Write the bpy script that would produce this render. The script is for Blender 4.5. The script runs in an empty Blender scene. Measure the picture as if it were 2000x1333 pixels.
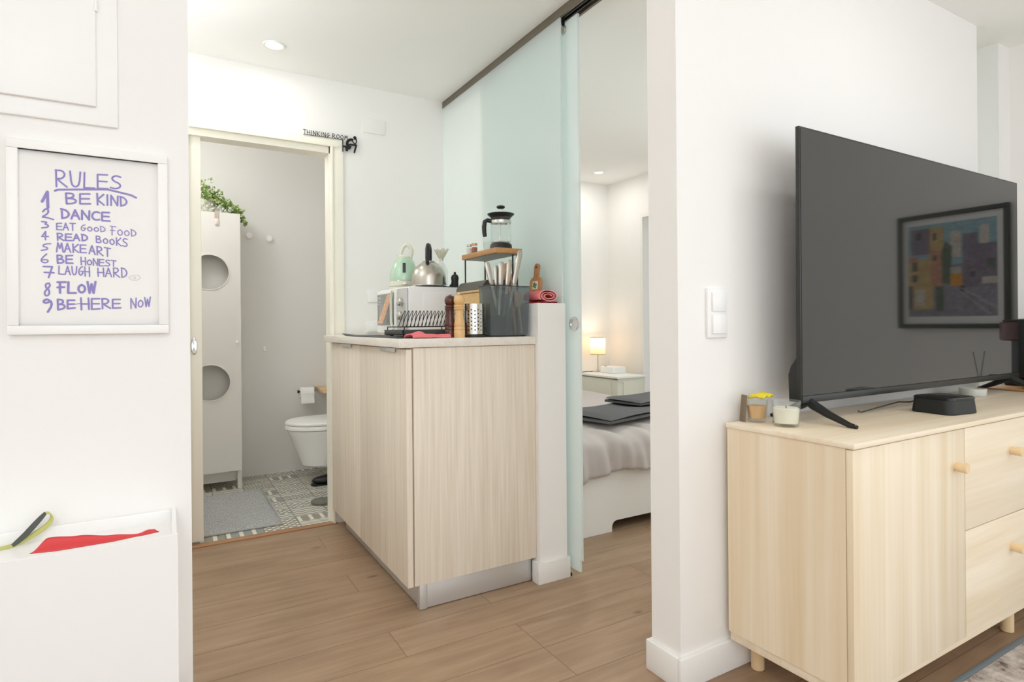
import bpy, bmesh, math, random
from mathutils import Vector, Matrix
random.seed(7)
C = bpy.context.scene.collection
SC = bpy.context.scene
PI = math.pi

# ------------------------------------------------------------------ camera, sky, lights, exposure
H = 1.02                                   # eye height
YAW, ROLL = 0.531479, -0.0084297
fw = Vector((math.sin(YAW), math.cos(YAW), 0))
r0 = Vector((math.cos(YAW), -math.sin(YAW), 0)); u0 = Vector((0, 0, 1))
rt = r0*math.cos(ROLL) + u0*math.sin(ROLL); up = -r0*math.sin(ROLL) + u0*math.cos(ROLL)
cd = bpy.data.cameras.new('camera'); cam = bpy.data.objects.new('camera', cd); C.objects.link(cam)
M = Matrix((rt, up, -fw)).transposed().to_4x4(); M.translation = (0, 0, H); cam.matrix_world = M
cd.sensor_width = 36; cd.lens = 1160.38/2000*36; cd.shift_y = -(666.5-635.08)/2000; cd.clip_start = 0.02
SC.camera = cam
SC.view_settings.view_transform = 'Standard'; SC.view_settings.look = 'None'
SC.view_settings.gamma = 1; SC.view_settings.use_curve_mapping = False
SC.view_settings.exposure = 0.30
w = bpy.data.worlds.new('daylight'); SC.world = w; w.use_nodes = True
bg = w.node_tree.nodes['Background']; bg.inputs[0].default_value = (0.90, 0.955, 1.0, 1); bg.inputs[1].default_value = 1.35

def area(name, loc, aim, size, power, col=(1, 1, 1), shape='DISK', size_y=None, spread=PI):
    l = bpy.data.lights.new(name, 'AREA'); l.shape = shape; l.size = size; l.energy = power; l.color = col
    if size_y: l.size_y = size_y
    l.spread = spread
    o = bpy.data.objects.new(name, l); C.objects.link(o); o.location = loc
    o.rotation_euler = (Vector(aim) - Vector(loc)).to_track_quat('-Z', 'Y').to_euler()
    return o
def point_light(name, loc, power, col, r=.12):
    l = bpy.data.lights.new(name, 'POINT'); l.energy = power; l.color = col; l.shadow_soft_size = r
    o = bpy.data.objects.new(name, l); C.objects.link(o); o.location = loc
WARM = (1, .96, .89)
SC.cycles.diffuse_bounces = 10; SC.cycles.max_bounces = 16; SC.cycles.transparent_max_bounces = 16
# daylight entering through the living room window, then an added fill inside the bedroom
area('window_daylight', (3.40, -1.45, 1.25), (0, -.6, 1.1), 1.9, 6, (.94, .975, 1), 'RECTANGLE', 1.5)
area('bedroom_fill', (3.50, 2.0, 1.3), (1.5, 2.4, 1.0), 1.2, 16, (.95, .98, 1), 'RECTANGLE', 1.3)
# added fill lights for the living room (outside the view)
point_light('hall_fill', (-.6, -1.2, 1.75), 18, (.88, .94, 1), .25)
area('living_ceiling_fill', (1.9, -.8, 1.5), (1.9, -.8, 3), .4, 3.5, (.92, .96, 1))
# added fills thrown at the living room and kitchen ceilings like bounced flash
area('living_ceiling_fill', (-.5, -.7, 1.6), (-.5, -.7, 3), .4, 15, (.90, .95, 1))
area('kitchen_ceiling_fill', (-.35, 2.3, 1.6), (-.35, 2.3, 3), .3, 5.5, (.92, .965, 1))
point_light('kitchen_fill', (-.30, 2.15, 1.95), 3.0, (.94, .975, 1), .15)  # added soft fill for the kitchen, hidden behind the left wall
point_light('bathroom_globe', (-.05, 3.55, 2.12), 7.5, (.97, .985, 1), .12)
# recessed ceiling lamps
area('living_downlight', (2.06, .46, 2.285), (2.06, .46, 0), .09, 1.7, (.99, .98, .97))
area('living_downlight', (.7, .46, 2.285), (.7, .46, 0), .09, 1.2, (1, .98, .95))
area('kitchen_downlight', (.444, 2.861, 2.285), (.444, 2.861, 0), .09, .8, WARM)
area('bedroom_downlight', (3.17, 3.93, 2.285), (3.17, 3.93, 0), .09, 1.5, WARM)
area('bedroom_downlight', (2.1, 2.9, 2.285), (2.1, 2.9, 0), .09, 5, WARM)

# ------------------------------------------------------------------ materials
def lin(c): return tuple(((x/255)/12.92 if x <= 10 else ((x/255+.055)/1.055)**2.4) for x in c) + (1,)
def new_mat(name):
    m = bpy.data.materials.new(name); m.use_nodes = True
    return m, m.node_tree, m.node_tree.nodes['Principled BSDF']
def P(name, rgb, rough=.5, metal=0., spec=.5, bump=0., bscale=80., coat=0., trans=0., alpha=1., ior=1.5, emit=None, es=0., sss=0):
    m, nt, b = new_mat(name)
    b.inputs['Base Color'].default_value = lin(rgb); b.inputs['Roughness'].default_value = rough
    b.inputs['Metallic'].default_value = metal; b.inputs['Specular IOR Level'].default_value = spec
    b.inputs['Coat Weight'].default_value = coat; b.inputs['Transmission Weight'].default_value = trans
    b.inputs['Alpha'].default_value = alpha; b.inputs['IOR'].default_value = ior
    if emit: b.inputs['Emission Color'].default_value = lin(emit); b.inputs['Emission Strength'].default_value = es
    if bump:
        n = nt.nodes.new('ShaderNodeTexNoise'); n.inputs['Scale'].default_value = bscale; n.inputs['Detail'].default_value = 4
        t = nt.nodes.new('ShaderNodeTexCoord'); nt.links.new(t.outputs['Object'], n.inputs['Vector'])
        bp = nt.nodes.new('ShaderNodeBump'); bp.inputs['Strength'].default_value = bump; bp.inputs['Distance'].default_value = .004
        nt.links.new(n.outputs['Fac'], bp.inputs['Height']); nt.links.new(bp.outputs['Normal'], b.inputs['Normal'])
    return m
def nodes_tex(nt, scale, coord='Object', loc=(0, 0, 0)):
    t = nt.nodes.new('ShaderNodeTexCoord'); mp = nt.nodes.new('ShaderNodeMapping')
    mp.inputs['Scale'].default_value = scale; mp.inputs['Location'].default_value = loc
    nt.links.new(t.outputs[coord], mp.inputs['Vector']); return mp
def ramp(nt, fac, stops):
    r = nt.nodes.new('ShaderNodeValToRGB'); e = r.color_ramp.elements
    while len(e) < len(stops): e.new(.5)
    for el, (p, c) in zip(e, stops): el.position = p; el.color = lin(c)
    nt.links.new(fac, r.inputs['Fac']); return r.outputs['Color']
def wood(name, c1, c2, scale, rough=.45, fine=.35, coords='Object', fscale=4.):
    """long grain: wide bands plus fine fibres; scale is small along the grain"""
    m, nt, b = new_mat(name)
    a = nt.nodes.new('ShaderNodeTexNoise'); a.inputs['Scale'].default_value = 1; a.inputs['Detail'].default_value = 3
    nt.links.new(nodes_tex(nt, scale, coords).outputs[0], a.inputs['Vector'])
    f = nt.nodes.new('ShaderNodeTexNoise'); f.inputs['Scale'].default_value = fscale; f.inputs['Detail'].default_value = 5
    nt.links.new(nodes_tex(nt, tuple(s*1.0 for s in scale), coords, (3, 1, 2)).outputs[0], f.inputs['Vector'])
    mx = nt.nodes.new('ShaderNodeMix'); mx.data_type = 'FLOAT'; mx.inputs[0].default_value = fine
    nt.links.new(a.outputs['Fac'], mx.inputs[2]); nt.links.new(f.outputs['Fac'], mx.inputs[3])
    nt.links.new(ramp(nt, mx.outputs[0], [(.32, c1), (.68, c2)]), b.inputs['Base Color'])
    b.inputs['Roughness'].default_value = rough
    return m

WHITE = P('white_wall_paint', (244, 243, 241), .85, spec=.2, bump=.05, bscale=140)
CEIL = P('ceiling_paint', (249, 249, 246), .9, spec=.1)
TRIM = P('white_trim_lacquer', (240, 239, 236), .45, spec=.4)
CREAM = P('cream_lacquer', (248, 245, 232), .4, spec=.4)
WLAC = P('white_lacquer', (246, 246, 244), .35, spec=.5)
WPLAS = P('white_plastic', (246, 246, 245), .35)
BATHW = P('bathroom_wall_paint', (230, 228, 224), .5, spec=.4)
BIRCH_V = wood('birch_veneer_upright_grain', (228, 208, 174), (246, 234, 213), (16, 16, .5), .42, .3)
BIRCH_H = wood('birch_veneer_lying_grain', (230, 210, 178), (246, 235, 214), (.8, 16, 16), .42, .3)
BIRCH_S = P('birch_solid_wood', (236, 208, 164), .45)
KIT = wood('pale_grained_laminate', (222, 209, 189), (243, 235, 221), (40, 40, 1.1), .45, .55, fscale=3)
KTOP = wood('whitewashed_worktop', (226, 219, 208), (240, 236, 228), (30, 3, 30), .4, .5)
BAMBOO = wood('bamboo_wood', (205, 165, 105), (226, 190, 132), (6, 6, 40), .4, .4)
BEECH = wood('warm_oak_wood', (176, 125, 74), (205, 156, 104), (20, 4, 20), .45, .4)
OLIVE = wood('brown_board_wood', (150, 95, 52), (205, 150, 98), (30, 30, 5), .45, .4)
LWOOD = P('light_maple_wood', (226, 184, 126), .35, coat=.3)
DWOOD = P('dark_walnut_wood', (84, 42, 30), .3, coat=.3)
ALU = P('brushed_aluminium', (222, 222, 221), .42, .65, bump=.1, bscale=60)
STEEL = P('polished_steel', (214, 210, 204), .18, 1)
BRSTEEL = P('satin_steel', (196, 190, 180), .3, 1)
CHROME = P('chrome', (225, 225, 225), .12, 1)
BLACK = P('black_plastic', (26, 27, 27), .4)
BLACKM = P('black_metal', (34, 35, 35), .45, .3)
DGREY = P('dark_grey_plastic', (62, 65, 66), .55)
TVBLK = P('television_bezel', (40, 42, 40), .4)
RAIL = P('brown_grey_anodised_metal', (128, 121, 108), .4, .7)
MINT = P('mint_enamel', (186, 218, 192), .2, coat=.6)
CREAMP = P('cream_plastic', (226, 226, 208), .35)
PINK = P('pink_cotton', (232, 128, 132), .9, spec=.1, bump=.3, bscale=200)
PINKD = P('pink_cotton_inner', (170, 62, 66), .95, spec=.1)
PINKE = P('pale_pink_hem', (240, 196, 190), .95, spec=.1)
DUVET = P('taupe_cotton', (200, 193, 190), .95, spec=.1, bump=.25, bscale=60)
TOWEL = P('charcoal_terry', (112, 112, 114), 1, spec=.05, bump=.6, bscale=300)
PILLOW = P('charcoal_cotton', (104, 103, 105), 1, spec=.05)
CERAM = P('white_ceramic', (248, 248, 247), .12, coat=.4)
INK = P('lavender_marker_ink', (150, 142, 200), .9, spec=.05)
PAPER = P('white_paper', (243, 242, 240), .8, spec=.1)
PENCIL = P('pencil_grey', (205, 205, 196), .9)
REDP = P('red_plastic', (214, 62, 66), .35)
OLIVEC = P('olive_webbing', (196, 196, 118), .8)
GREYC = P('grey_webbing', (84, 88, 86), .8)
SAGE = P('pale_sage_lacquer', (226, 226, 212), .5)
LEAF = P('leaf_green', (124, 150, 76), .6)
LEAF2 = P('pale_leaf_green', (176, 190, 120), .6)
WICKER = P('whitewashed_wicker', (214, 212, 202), .8)
WAXW = P('cream_wax', (242, 234, 218), .5)
WAXO = P('amber_wax', (222, 172, 112), .5)
YELLOW = P('yellow_wrapper', (232, 214, 48), .5)
BROWN = P('brown_card', (128, 110, 90), .7)
COPPER = P('copper_lid', (214, 150, 110), .3, .9)
SPICE = P('brown_spice', (150, 84, 56), .8)
CARM = P('deep_red_plastic', (96, 34, 34), .3, coat=.3)
def glassy(name, rgb=(255, 255, 255), rough=0., keep=.8):
    """thin clear vessel glass: mostly see-through with sharp reflections"""
    m, nt, b = new_mat(name); nt.nodes.remove(b); out = nt.nodes['Material Output']
    tr = nt.nodes.new('ShaderNodeBsdfTransparent'); tr.inputs[0].default_value = lin(rgb)
    gl = nt.nodes.new('ShaderNodeBsdfGlossy'); gl.inputs['Roughness'].default_value = .03
    lw = nt.nodes.new('ShaderNodeLayerWeight'); pw_ = nt.nodes.new('ShaderNodeMath'); pw_.operation = 'POWER'; pw_.inputs[1].default_value = 4
    fr = nt.nodes.new('ShaderNodeMath'); fr.operation = 'MULTIPLY_ADD'; fr.inputs[1].default_value = .6; fr.inputs[2].default_value = .03
    lw.inputs[0].default_value = .5; nt.links.new(lw.outputs['Facing'], pw_.inputs[0]); nt.links.new(pw_.outputs[0], fr.inputs[0])
    mx = nt.nodes.new('ShaderNodeMixShader'); nt.links.new(fr.outputs[0], mx.inputs[0])
    nt.links.new(tr.outputs[0], mx.inputs[1]); nt.links.new(gl.outputs[0], mx.inputs[2])
    df = nt.nodes.new('ShaderNodeBsdfDiffuse'); df.inputs[0].default_value = lin(rgb)
    m2 = nt.nodes.new('ShaderNodeMixShader'); m2.inputs[0].default_value = 1-keep
    nt.links.new(mx.outputs[0], m2.inputs[1]); nt.links.new(df.outputs[0], m2.inputs[2])
    nt.links.new(m2.outputs[0], out.inputs[0]); return m
GLASS = glassy('clear_glass', (250, 252, 251), keep=.96)
SMOKE = glassy('smoky_grey_plastic', (190, 200, 203), keep=.85)
def frosted(name, rgb, see):
    m, nt, b = new_mat(name); out = nt.nodes['Material Output']
    b.inputs['Base Color'].default_value = lin(rgb); b.inputs['Roughness'].default_value = .06; b.inputs['Specular IOR Level'].default_value = .5
    tl = nt.nodes.new('ShaderNodeBsdfTranslucent'); tl.inputs[0].default_value = lin(rgb)
    m1 = nt.nodes.new('ShaderNodeMixShader'); m1.inputs[0].default_value = .38
    nt.links.new(b.outputs[0], m1.inputs[1]); nt.links.new(tl.outputs[0], m1.inputs[2])
    tr = nt.nodes.new('ShaderNodeBsdfTransparent'); tr.inputs[0].default_value = lin(rgb)
    m2 = nt.nodes.new('ShaderNodeMixShader'); m2.inputs[0].default_value = see
    nt.links.new(m1.outputs[0], m2.inputs[1]); nt.links.new(tr.outputs[0], m2.inputs[2])
    nt.links.new(m2.outputs[0], out.inputs[0]); return m
FROST = frosted('frosted_green_glass', (240, 248, 247), .0)
SATIN = frosted('satin_green_glass', (245, 250, 249), .35)
def screen_mat():
    m, nt, b = new_mat('dark_glossy_screen'); b.inputs['Base Color'].default_value = lin((32, 33, 30))
    b.inputs['Roughness'].default_value = .05; b.inputs['Specular IOR Level'].default_value = .8; b.inputs['IOR'].default_value = 1.58
    return m
SCREEN = screen_mat()
def floor_mat():
    m, nt, b = new_mat('oak_plank_floor')
    mp = nodes_tex(nt, (1, 1, 1), 'Object', (.02, -1.92+.1745*40, 0))
    br = nt.nodes.new('ShaderNodeTexBrick'); br.inputs['Scale'].default_value = 1
    br.inputs['Brick Width'].default_value = 1.05; br.inputs['Row Height'].default_value = .1745
    br.inputs['Mortar Size'].default_value = .0012; br.inputs['Mortar Smooth'].default_value = .2; br.inputs['Bias'].default_value = 0
    br.offset = .37; br.offset_frequency = 3; br.squash = 1
    br.inputs['Color1'].default_value = (.0, .0, .0, 1); br.inputs['Color2'].default_value = (1, 1, 1, 1); br.inputs['Mortar'].default_value = (.5, .5, .5, 1)
    nt.links.new(mp.outputs[0], br.inputs['Vector'])
    # grain, shifted per plank
    g = nodes_tex(nt, (1.6, 22, 1)); add = nt.nodes.new('ShaderNodeVectorMath'); add.operation = 'MULTIPLY_ADD'
    add.inputs[1].default_value = (9, 9, 9); nt.links.new(br.outputs['Color'], add.inputs[0]); nt.links.new(g.outputs[0], add.inputs[2])
    n = nt.nodes.new('ShaderNodeTexNoise'); n.inputs['Scale'].default_value = 1.3; n.inputs['Detail'].default_value = 6; n.inputs['Roughness'].default_value = .62; n.inputs['Distortion'].default_value = .6
    nt.links.new(add.outputs[0], n.inputs['Vector'])
    n2 = nt.nodes.new('ShaderNodeTexNoise'); n2.inputs['Scale'].default_value = 4; n2.inputs['Detail'].default_value = 2
    nt.links.new(nodes_tex(nt, (.9, 1.6, 1)).outputs[0], n2.inputs['Vector'])
    mx = nt.nodes.new('ShaderNodeMix'); mx.data_type = 'FLOAT'; mx.inputs[0].default_value = .38
    nt.links.new(n.outputs['Fac'], mx.inputs[2]); nt.links.new(n2.outputs['Fac'], mx.inputs[3])
    m3 = nt.nodes.new('ShaderNodeMix'); m3.data_type = 'FLOAT'; m3.inputs[0].default_value = .08
    nt.links.new(mx.outputs[0], m3.inputs[2]); nt.links.new(br.outputs['Color'], m3.inputs[3])
    col = ramp(nt, m3.outputs[0], [(.25, (134, 108, 85)), (.5, (163, 136, 110)), (.78, (184, 159, 132))])
    # knots
    v = nt.nodes.new('ShaderNodeTexVoronoi'); v.inputs['Scale'].default_value = 2.3; nt.links.new(nodes_tex(nt, (.8, 1.7, 1)).outputs[0], v.inputs['Vector'])
    kr = nt.nodes.new('ShaderNodeMapRange'); kr.inputs[1].default_value = .02; kr.inputs[2].default_value = .055; kr.inputs[3].default_value = .55; kr.inputs[4].default_value = 1
    nt.links.new(v.outputs['Distance'], kr.inputs[0])
    mk = nt.nodes.new('ShaderNodeMix'); mk.data_type = 'RGBA'; mk.blend_type = 'MULTIPLY'; mk.inputs[0].default_value = 1
    nt.links.new(col, mk.inputs[6]); nt.links.new(kr.outputs[0], mk.inputs[7])
    ms = nt.nodes.new('ShaderNodeMix'); ms.data_type = 'RGBA'; nt.links.new(br.outputs['Fac'], ms.inputs[0])
    nt.links.new(mk.outputs[2], ms.inputs[6]); ms.inputs[7].default_value = lin((112, 88, 68))
    nt.links.new(ms.outputs[2], b.inputs['Base Color']); b.inputs['Roughness'].default_value = .42; b.inputs['Specular IOR Level'].default_value = .35
    return m
FLOOR = floor_mat()
def tile_mat():
    m, nt, b = new_mat('patterned_cement_tile')
    mp = nodes_tex(nt, (1/.1745,)*3, 'Object', (-.43/.1745+10, -3.16/.1745+40, 0))
    sp = nt.nodes.new('ShaderNodeSeparateXYZ'); nt.links.new(mp.outputs[0], sp.inputs[0])
    def ma(op, a, bb=None, c=None):
        n = nt.nodes.new('ShaderNodeMath'); n.operation = op
        for i, x in enumerate((a, bb, c)):
            if x is None: continue
            if isinstance(x, (int, float)): n.inputs[i].default_value = x
            else: nt.links.new(x, n.inputs[i])
        return n.outputs[0]
    X, Y = sp.outputs[0], sp.outputs[1]
    fx, fy = ma('FRACT', X), ma('FRACT', Y)
    sc2 = nt.nodes.new('ShaderNodeVectorMath'); sc2.operation = 'MULTIPLY'; sc2.inputs[1].default_value = (1, 2, 1); nt.links.new(mp.outputs[0], sc2.inputs[0])
    fl = nt.nodes.new('ShaderNodeVectorMath'); fl.operation = 'FLOOR'; nt.links.new(sc2.outputs[0], fl.inputs[0])
    wn = nt.nodes.new('ShaderNodeTexWhiteNoise'); wn.noise_dimensions = '2D'; nt.links.new(fl.outputs[0], wn.inputs['Vector']); rnd = wn.outputs['Value']
    def stripes(e, th=.5): return ma('GREATER_THAN', ma('SINE', e), th)
    tri = ma('PINGPONG', ma('MULTIPLY', X, 7), 1.0)
    zig = stripes(ma('MULTIPLY_ADD', fy, 32, ma('MULTIPLY', tri, 2.4)), .1)
    bars = stripes(ma('MULTIPLY', fx, 19), .55)
    diag = stripes(ma('MULTIPLY', ma('ADD', X, Y), 38), .0)
    cross = ma('MULTIPLY', stripes(ma('MULTIPLY', ma('ADD', X, Y), 31), .1), stripes(ma('MULTIPLY', ma('SUBTRACT', X, Y), 31), .1))
    dots = ma('GREATER_THAN', ma('MULTIPLY', ma('SINE', ma('MULTIPLY', X, 28)), ma('SINE', ma('MULTIPLY', Y, 28))), .15)
    def sel(lo, a, bb):   # rnd<lo ? a : bb
        k = ma('LESS_THAN', rnd, lo); return ma('ADD', ma('MULTIPLY', k, a), ma('MULTIPLY', ma('SUBTRACT', 1, k), bb))
    pat = sel(.25, zig, sel(.42, bars, sel(.6, diag, sel(.8, cross, dots))))
    wn2 = nt.nodes.new('ShaderNodeTexWhiteNoise'); wn2.noise_dimensions = '3D'; nt.links.new(fl.outputs[0], wn2.inputs['Vector'])
    base = ramp(nt, wn2.outputs['Value'], [(.0, (134, 136, 128)), (.5, (156, 148, 134)), (1., (146, 155, 154))])
    mx = nt.nodes.new('ShaderNodeMix'); mx.data_type = 'RGBA'; nt.links.new(pat, mx.inputs[0]); nt.links.new(base, mx.inputs[6])
    mx.inputs[7].default_value = lin((236, 233, 220))
    g1 = ma('MINIMUM', ma('MINIMUM', fx, ma('SUBTRACT', 1, fx)), ma('MINIMUM', fy, ma('SUBTRACT', 1, fy)))
    gr = ma('LESS_THAN', g1, .012)
    m2 = nt.nodes.new('ShaderNodeMix'); m2.data_type = 'RGBA'; nt.links.new(gr, m2.inputs[0]); nt.links.new(mx.outputs[2], m2.inputs[6]); m2.inputs[7].default_value = lin((120, 116, 108))
    nt.links.new(m2.outputs[2], b.inputs['Base Color']); b.inputs['Roughness'].default_value = .35
    return m
TILE = tile_mat()
def mat_fabric():
    m, nt, b = new_mat('grey_ribbed_cotton')
    n = nt.nodes.new('ShaderNodeTexNoise'); n.inputs['Scale'].default_value = 1; n.inputs['Detail'].default_value = 4
    nt.links.new(nodes_tex(nt, (260, 60, 60)).outputs[0], n.inputs['Vector'])
    nt.links.new(ramp(nt, n.outputs['Fac'], [(.35, (156, 157, 156)), (.65, (204, 205, 204))]), b.inputs['Base Color'])
    b.inputs['Roughness'].default_value = 1; b.inputs['Specular IOR Level'].default_value = .05
    bp = nt.nodes.new('ShaderNodeBump'); bp.inputs['Strength'].default_value = .8; bp.inputs['Distance'].default_value = .006
    nt.links.new(n.outputs['Fac'], bp.inputs['Height']); nt.links.new(bp.outputs[0], b.inputs['Normal'])
    return m
BMAT = mat_fabric()
def rug_mat():
    m, nt, b = new_mat('faded_pattern_rug')
    n = nt.nodes.new('ShaderNodeTexNoise'); n.inputs['Scale'].default_value = 14; n.inputs['Detail'].default_value = 8; n.inputs['Roughness'].default_value = .75
    nt.links.new(nodes_tex(nt, (1, 1, 1)).outputs[0], n.inputs['Vector'])
    nt.links.new(ramp(nt, n.outputs['Fac'], [(.36, (112, 92, 84)), (.47, (188, 178, 170)), (.62, (222, 216, 210))]), b.inputs['Base Color'])
    b.inputs['Roughness'].default_value = 1; b.inputs['Specular IOR Level'].default_value = .05
    return m
RUG = rug_mat()
RUGE = P('blue_grey_rug_edge', (124, 134, 138), 1, spec=.05)
def lampshade_mat():
    m, nt, b = new_mat('cream_lampshade'); out = nt.nodes['Material Output']
    b.inputs['Base Color'].default_value = lin((226, 208, 184)); b.inputs['Roughness'].default_value = .9
    tl = nt.nodes.new('ShaderNodeBsdfTranslucent'); tl.inputs[0].default_value = lin((240, 214, 176))
    mx = nt.nodes.new('ShaderNodeMixShader'); mx.inputs[0].default_value = .55
    nt.links.new(b.outputs[0], mx.inputs[1]); nt.links.new(tl.outputs[0], mx.inputs[2]); nt.links.new(mx.outputs[0], out.inputs[0])
    return m
SHADE = lampshade_mat()
LED = P('lit_diffuser', (255, 255, 255), .5, emit=(255, 250, 240), es=6)
BULB = P('lit_bulb', (255, 255, 255), .5, emit=(255, 226, 180), es=4)

# ------------------------------------------------------------------ mesh helpers
class MB:
    def __init__(s): s.bm = bmesh.new()
    def box(s, x0, x1, y0, y1, z0, z1, bev=0., seg=2):
        t = bmesh.new(); bmesh.ops.create_cube(t, size=1)
        for v in t.verts: v.co = Vector(((x0+x1)/2 + v.co.x*(x1-x0), (y0+y1)/2 + v.co.y*(y1-y0), (z0+z1)/2 + v.co.z*(z1-z0)))
        if bev: bmesh.ops.bevel(t, geom=t.edges[:], offset=bev, segments=seg, affect='EDGES', profile=.5)
        return s.merge(t)
    def merge(s, t):
        me = bpy.data.meshes.new('t'); t.to_mesh(me); t.free(); s.bm.from_mesh(me); bpy.data.meshes.remove(me); return s
    def xf(s, mat): bmesh.ops.transform(s.bm, matrix=mat, verts=s.bm.verts); return s
    def rot(s, c, axis, ang):
        c = Vector(c); return s.xf(Matrix.Translation(c) @ Matrix.Rotation(ang, 4, axis) @ Matrix.Translation(-c))
    def lathe(s, prof, c=(0, 0, 0), seg=32, axis='Z', arc=2*PI):
        """prof: list of (r, h) revolved about axis through c"""
        bm = s.bm; rings = []; c = Vector(c); full = abs(arc-2*PI) < 1e-6; n = seg if full else seg+1
        for r, h in prof:
            if r < 1e-6: pts = [Vector((0, 0, h))]
            else: pts = [Vector((r*math.cos(arc*i/seg), r*math.sin(arc*i/seg), h)) for i in range(n)]
            vs = []
            for p in pts:
                if axis == 'X': p = Vector((p.z, p.x, p.y))
                elif axis == 'Y': p = Vector((p.y, p.z, p.x))
                vs.append(bm.verts.new(c+p))
            rings.append(vs)
        for a, b in zip(rings, rings[1:]):
            m = n if full else n-1
            for i in range(m):
                j = (i+1) % n
                q = [a[i % len(a)], a[j % len(a)], b[j % len(b)], b[i % len(b)]]
                u = []
                for v in q:
                    if v not in u: u.append(v)
                if len(u) >= 3:
                    try: bm.faces.new(u)
                    except ValueError: pass
        return s
    def cyl(s, c, r, h, seg=24, axis='Z', bev=0.):
        b = min(bev, r*.9, h*.45)
        pr = [(0, 0), (r-b, 0), (r, b), (r, h-b), (r-b, h), (0, h)] if b else [(0, 0), (r, 0), (r, h), (0, h)]
        return s.lathe(pr, c, seg, axis)
    def tube(s, pts, r, seg=8, caps=True, flat=None):
        """pts: polyline; r: radius or list; flat=(side, thickness ratio) squashes the section"""
        pts = [Vector(p) for p in pts]; n = len(pts); R = r if isinstance(r, (list, tuple)) else [r]*n
        rings = []; prev = None
        for i, p in enumerate(pts):
            d = (pts[min(i+1, n-1)] - pts[max(i-1, 0)]).normalized()
            if prev is None:
                a = Vector((0, 0, 1)) if abs(d.z) < .9 else Vector((1, 0, 0)); x = d.cross(a).normalized()
            else: x = (prev - d*prev.dot(d)).normalized()
            prev = x; y = d.cross(x)
            k = flat if flat else 1.
            rings.append([s.bm.verts.new(p + (x*math.cos(2*PI*j/seg) + y*math.sin(2*PI*j/seg)*k)*R[i]) for j in range(seg)])
        for a, b in zip(rings, rings[1:]):
            for j in range(seg): s.bm.faces.new((a[j], a[(j+1) % seg], b[(j+1) % seg], b[j]))
        if caps:
            s.bm.faces.new(rings[0][::-1]); s.bm.faces.new(rings[-1])
        return s
    def prism(s, poly, axis, a0, a1):
        """extrude a 2-D outline along axis; (x,z) for Y, (y,z) for X, (x,y) for Z"""
        def p3(p, a): return {'Y': Vector((p[0], a, p[1])), 'X': Vector((a, p[0], p[1])), 'Z': Vector((p[0], p[1], a))}[axis]
        A = [s.bm.verts.new(p3(p, a0)) for p in poly]; B = [s.bm.verts.new(p3(p, a1)) for p in poly]; n = len(poly)
        s.bm.faces.new(A); s.bm.faces.new(B[::-1])
        for i in range(n): s.bm.faces.new((A[i], B[i], B[(i+1) % n], A[(i+1) % n]))
        return s
    def sheet(s, f, nu, nv):
        V = [[s.bm.verts.new(f(i/nu, j/nv)) for j in range(nv+1)] for i in range(nu+1)]
        for i in range(nu):
            for j in range(nv): s.bm.faces.new((V[i][j], V[i+1][j], V[i+1][j+1], V[i][j+1]))
        return s
    def ball(s, c, r, sc=(1, 1, 1), seg=16):
        t = bmesh.new(); bmesh.ops.create_uvsphere(t, u_segments=seg, v_segments=max(6, seg//2), radius=r)
        for v in t.verts: v.co = Vector((v.co.x*sc[0]+c[0], v.co.y*sc[1]+c[1], v.co.z*sc[2]+c[2]))
        return s.merge(t)
    def build(s, name, mat, parent=None, smooth=True, origin=None, solid=0.):
        bm = s.bm; bmesh.ops.remove_doubles(bm, verts=bm.verts, dist=1e-6); bmesh.ops.recalc_face_normals(bm, faces=bm.faces)
        if parent is not None: off = Vector(WL[parent.name])
        elif origin is not None: off = Vector(origin)
        else:
            xs = [v.co for v in bm.verts]
            off = Vector(((min(v.x for v in xs)+max(v.x for v in xs))/2, (min(v.y for v in xs)+max(v.y for v in xs))/2, min(v.z for v in xs)))
        for v in bm.verts: v.co -= off
        for f in bm.faces: f.smooth = smooth
        for e in bm.edges:
            if len(e.link_faces) == 2 and e.calc_face_angle(0) > .6: e.smooth = False
        me = bpy.data.meshes.new(name); bm.to_mesh(me); bm.free(); me.materials.append(mat)
        o = bpy.data.objects.new(name, me); C.objects.link(o)
        if parent is not None: o.parent = parent
        else: o.location = off
        WL[o.name] = tuple(off)
        if solid:
            md = o.modifiers.new('thickness', 'SOLIDIFY'); md.thickness = solid; md.offset = 0
        return o
def rrect(cx_, cy_, hx, hy, r, ang, n=8):
    out = []
    for qx, qy, a0 in ((1, 1, 0), (-1, 1, PI/2), (-1, -1, PI), (1, -1, 3*PI/2)):
        for k in range(n+1):
            a = a0+PI/2*k/n; out.append((qx*(hx-r)+r*math.cos(a), qy*(hy-r)+r*math.sin(a)))
    c, s_ = math.cos(ang), math.sin(ang); return [(cx_+x*c-y*s_, cy_+x*s_+y*c) for x, y in out]
WL = {}
def tag(o, label, cat, group=None):
    o['label'] = label; o['category'] = cat
    if group: o['group'] = group
    return o
def thing(name, loc, label, cat, group=None):
    o = bpy.data.objects.new(name, None); C.objects.link(o); o.location = loc; o.empty_display_size = .05
    WL[o.name] = tuple(loc); return tag(o, label, cat, group)
def struct(o, label=None, cat=None):
    o['kind'] = 'structure'
    if label: o['label'] = label
    if cat: o['category'] = cat
    return o
def lab(o, label): o['label'] = label; return o
def wall(name, x0, x1, y0, y1, z0, z1, mat=None, label=None):
    return struct(MB().box(x0, x1, y0, y1, z0, z1).build(name, mat or WHITE, smooth=False), label, 'wall' if label else None)
CZ = 2.298

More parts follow.
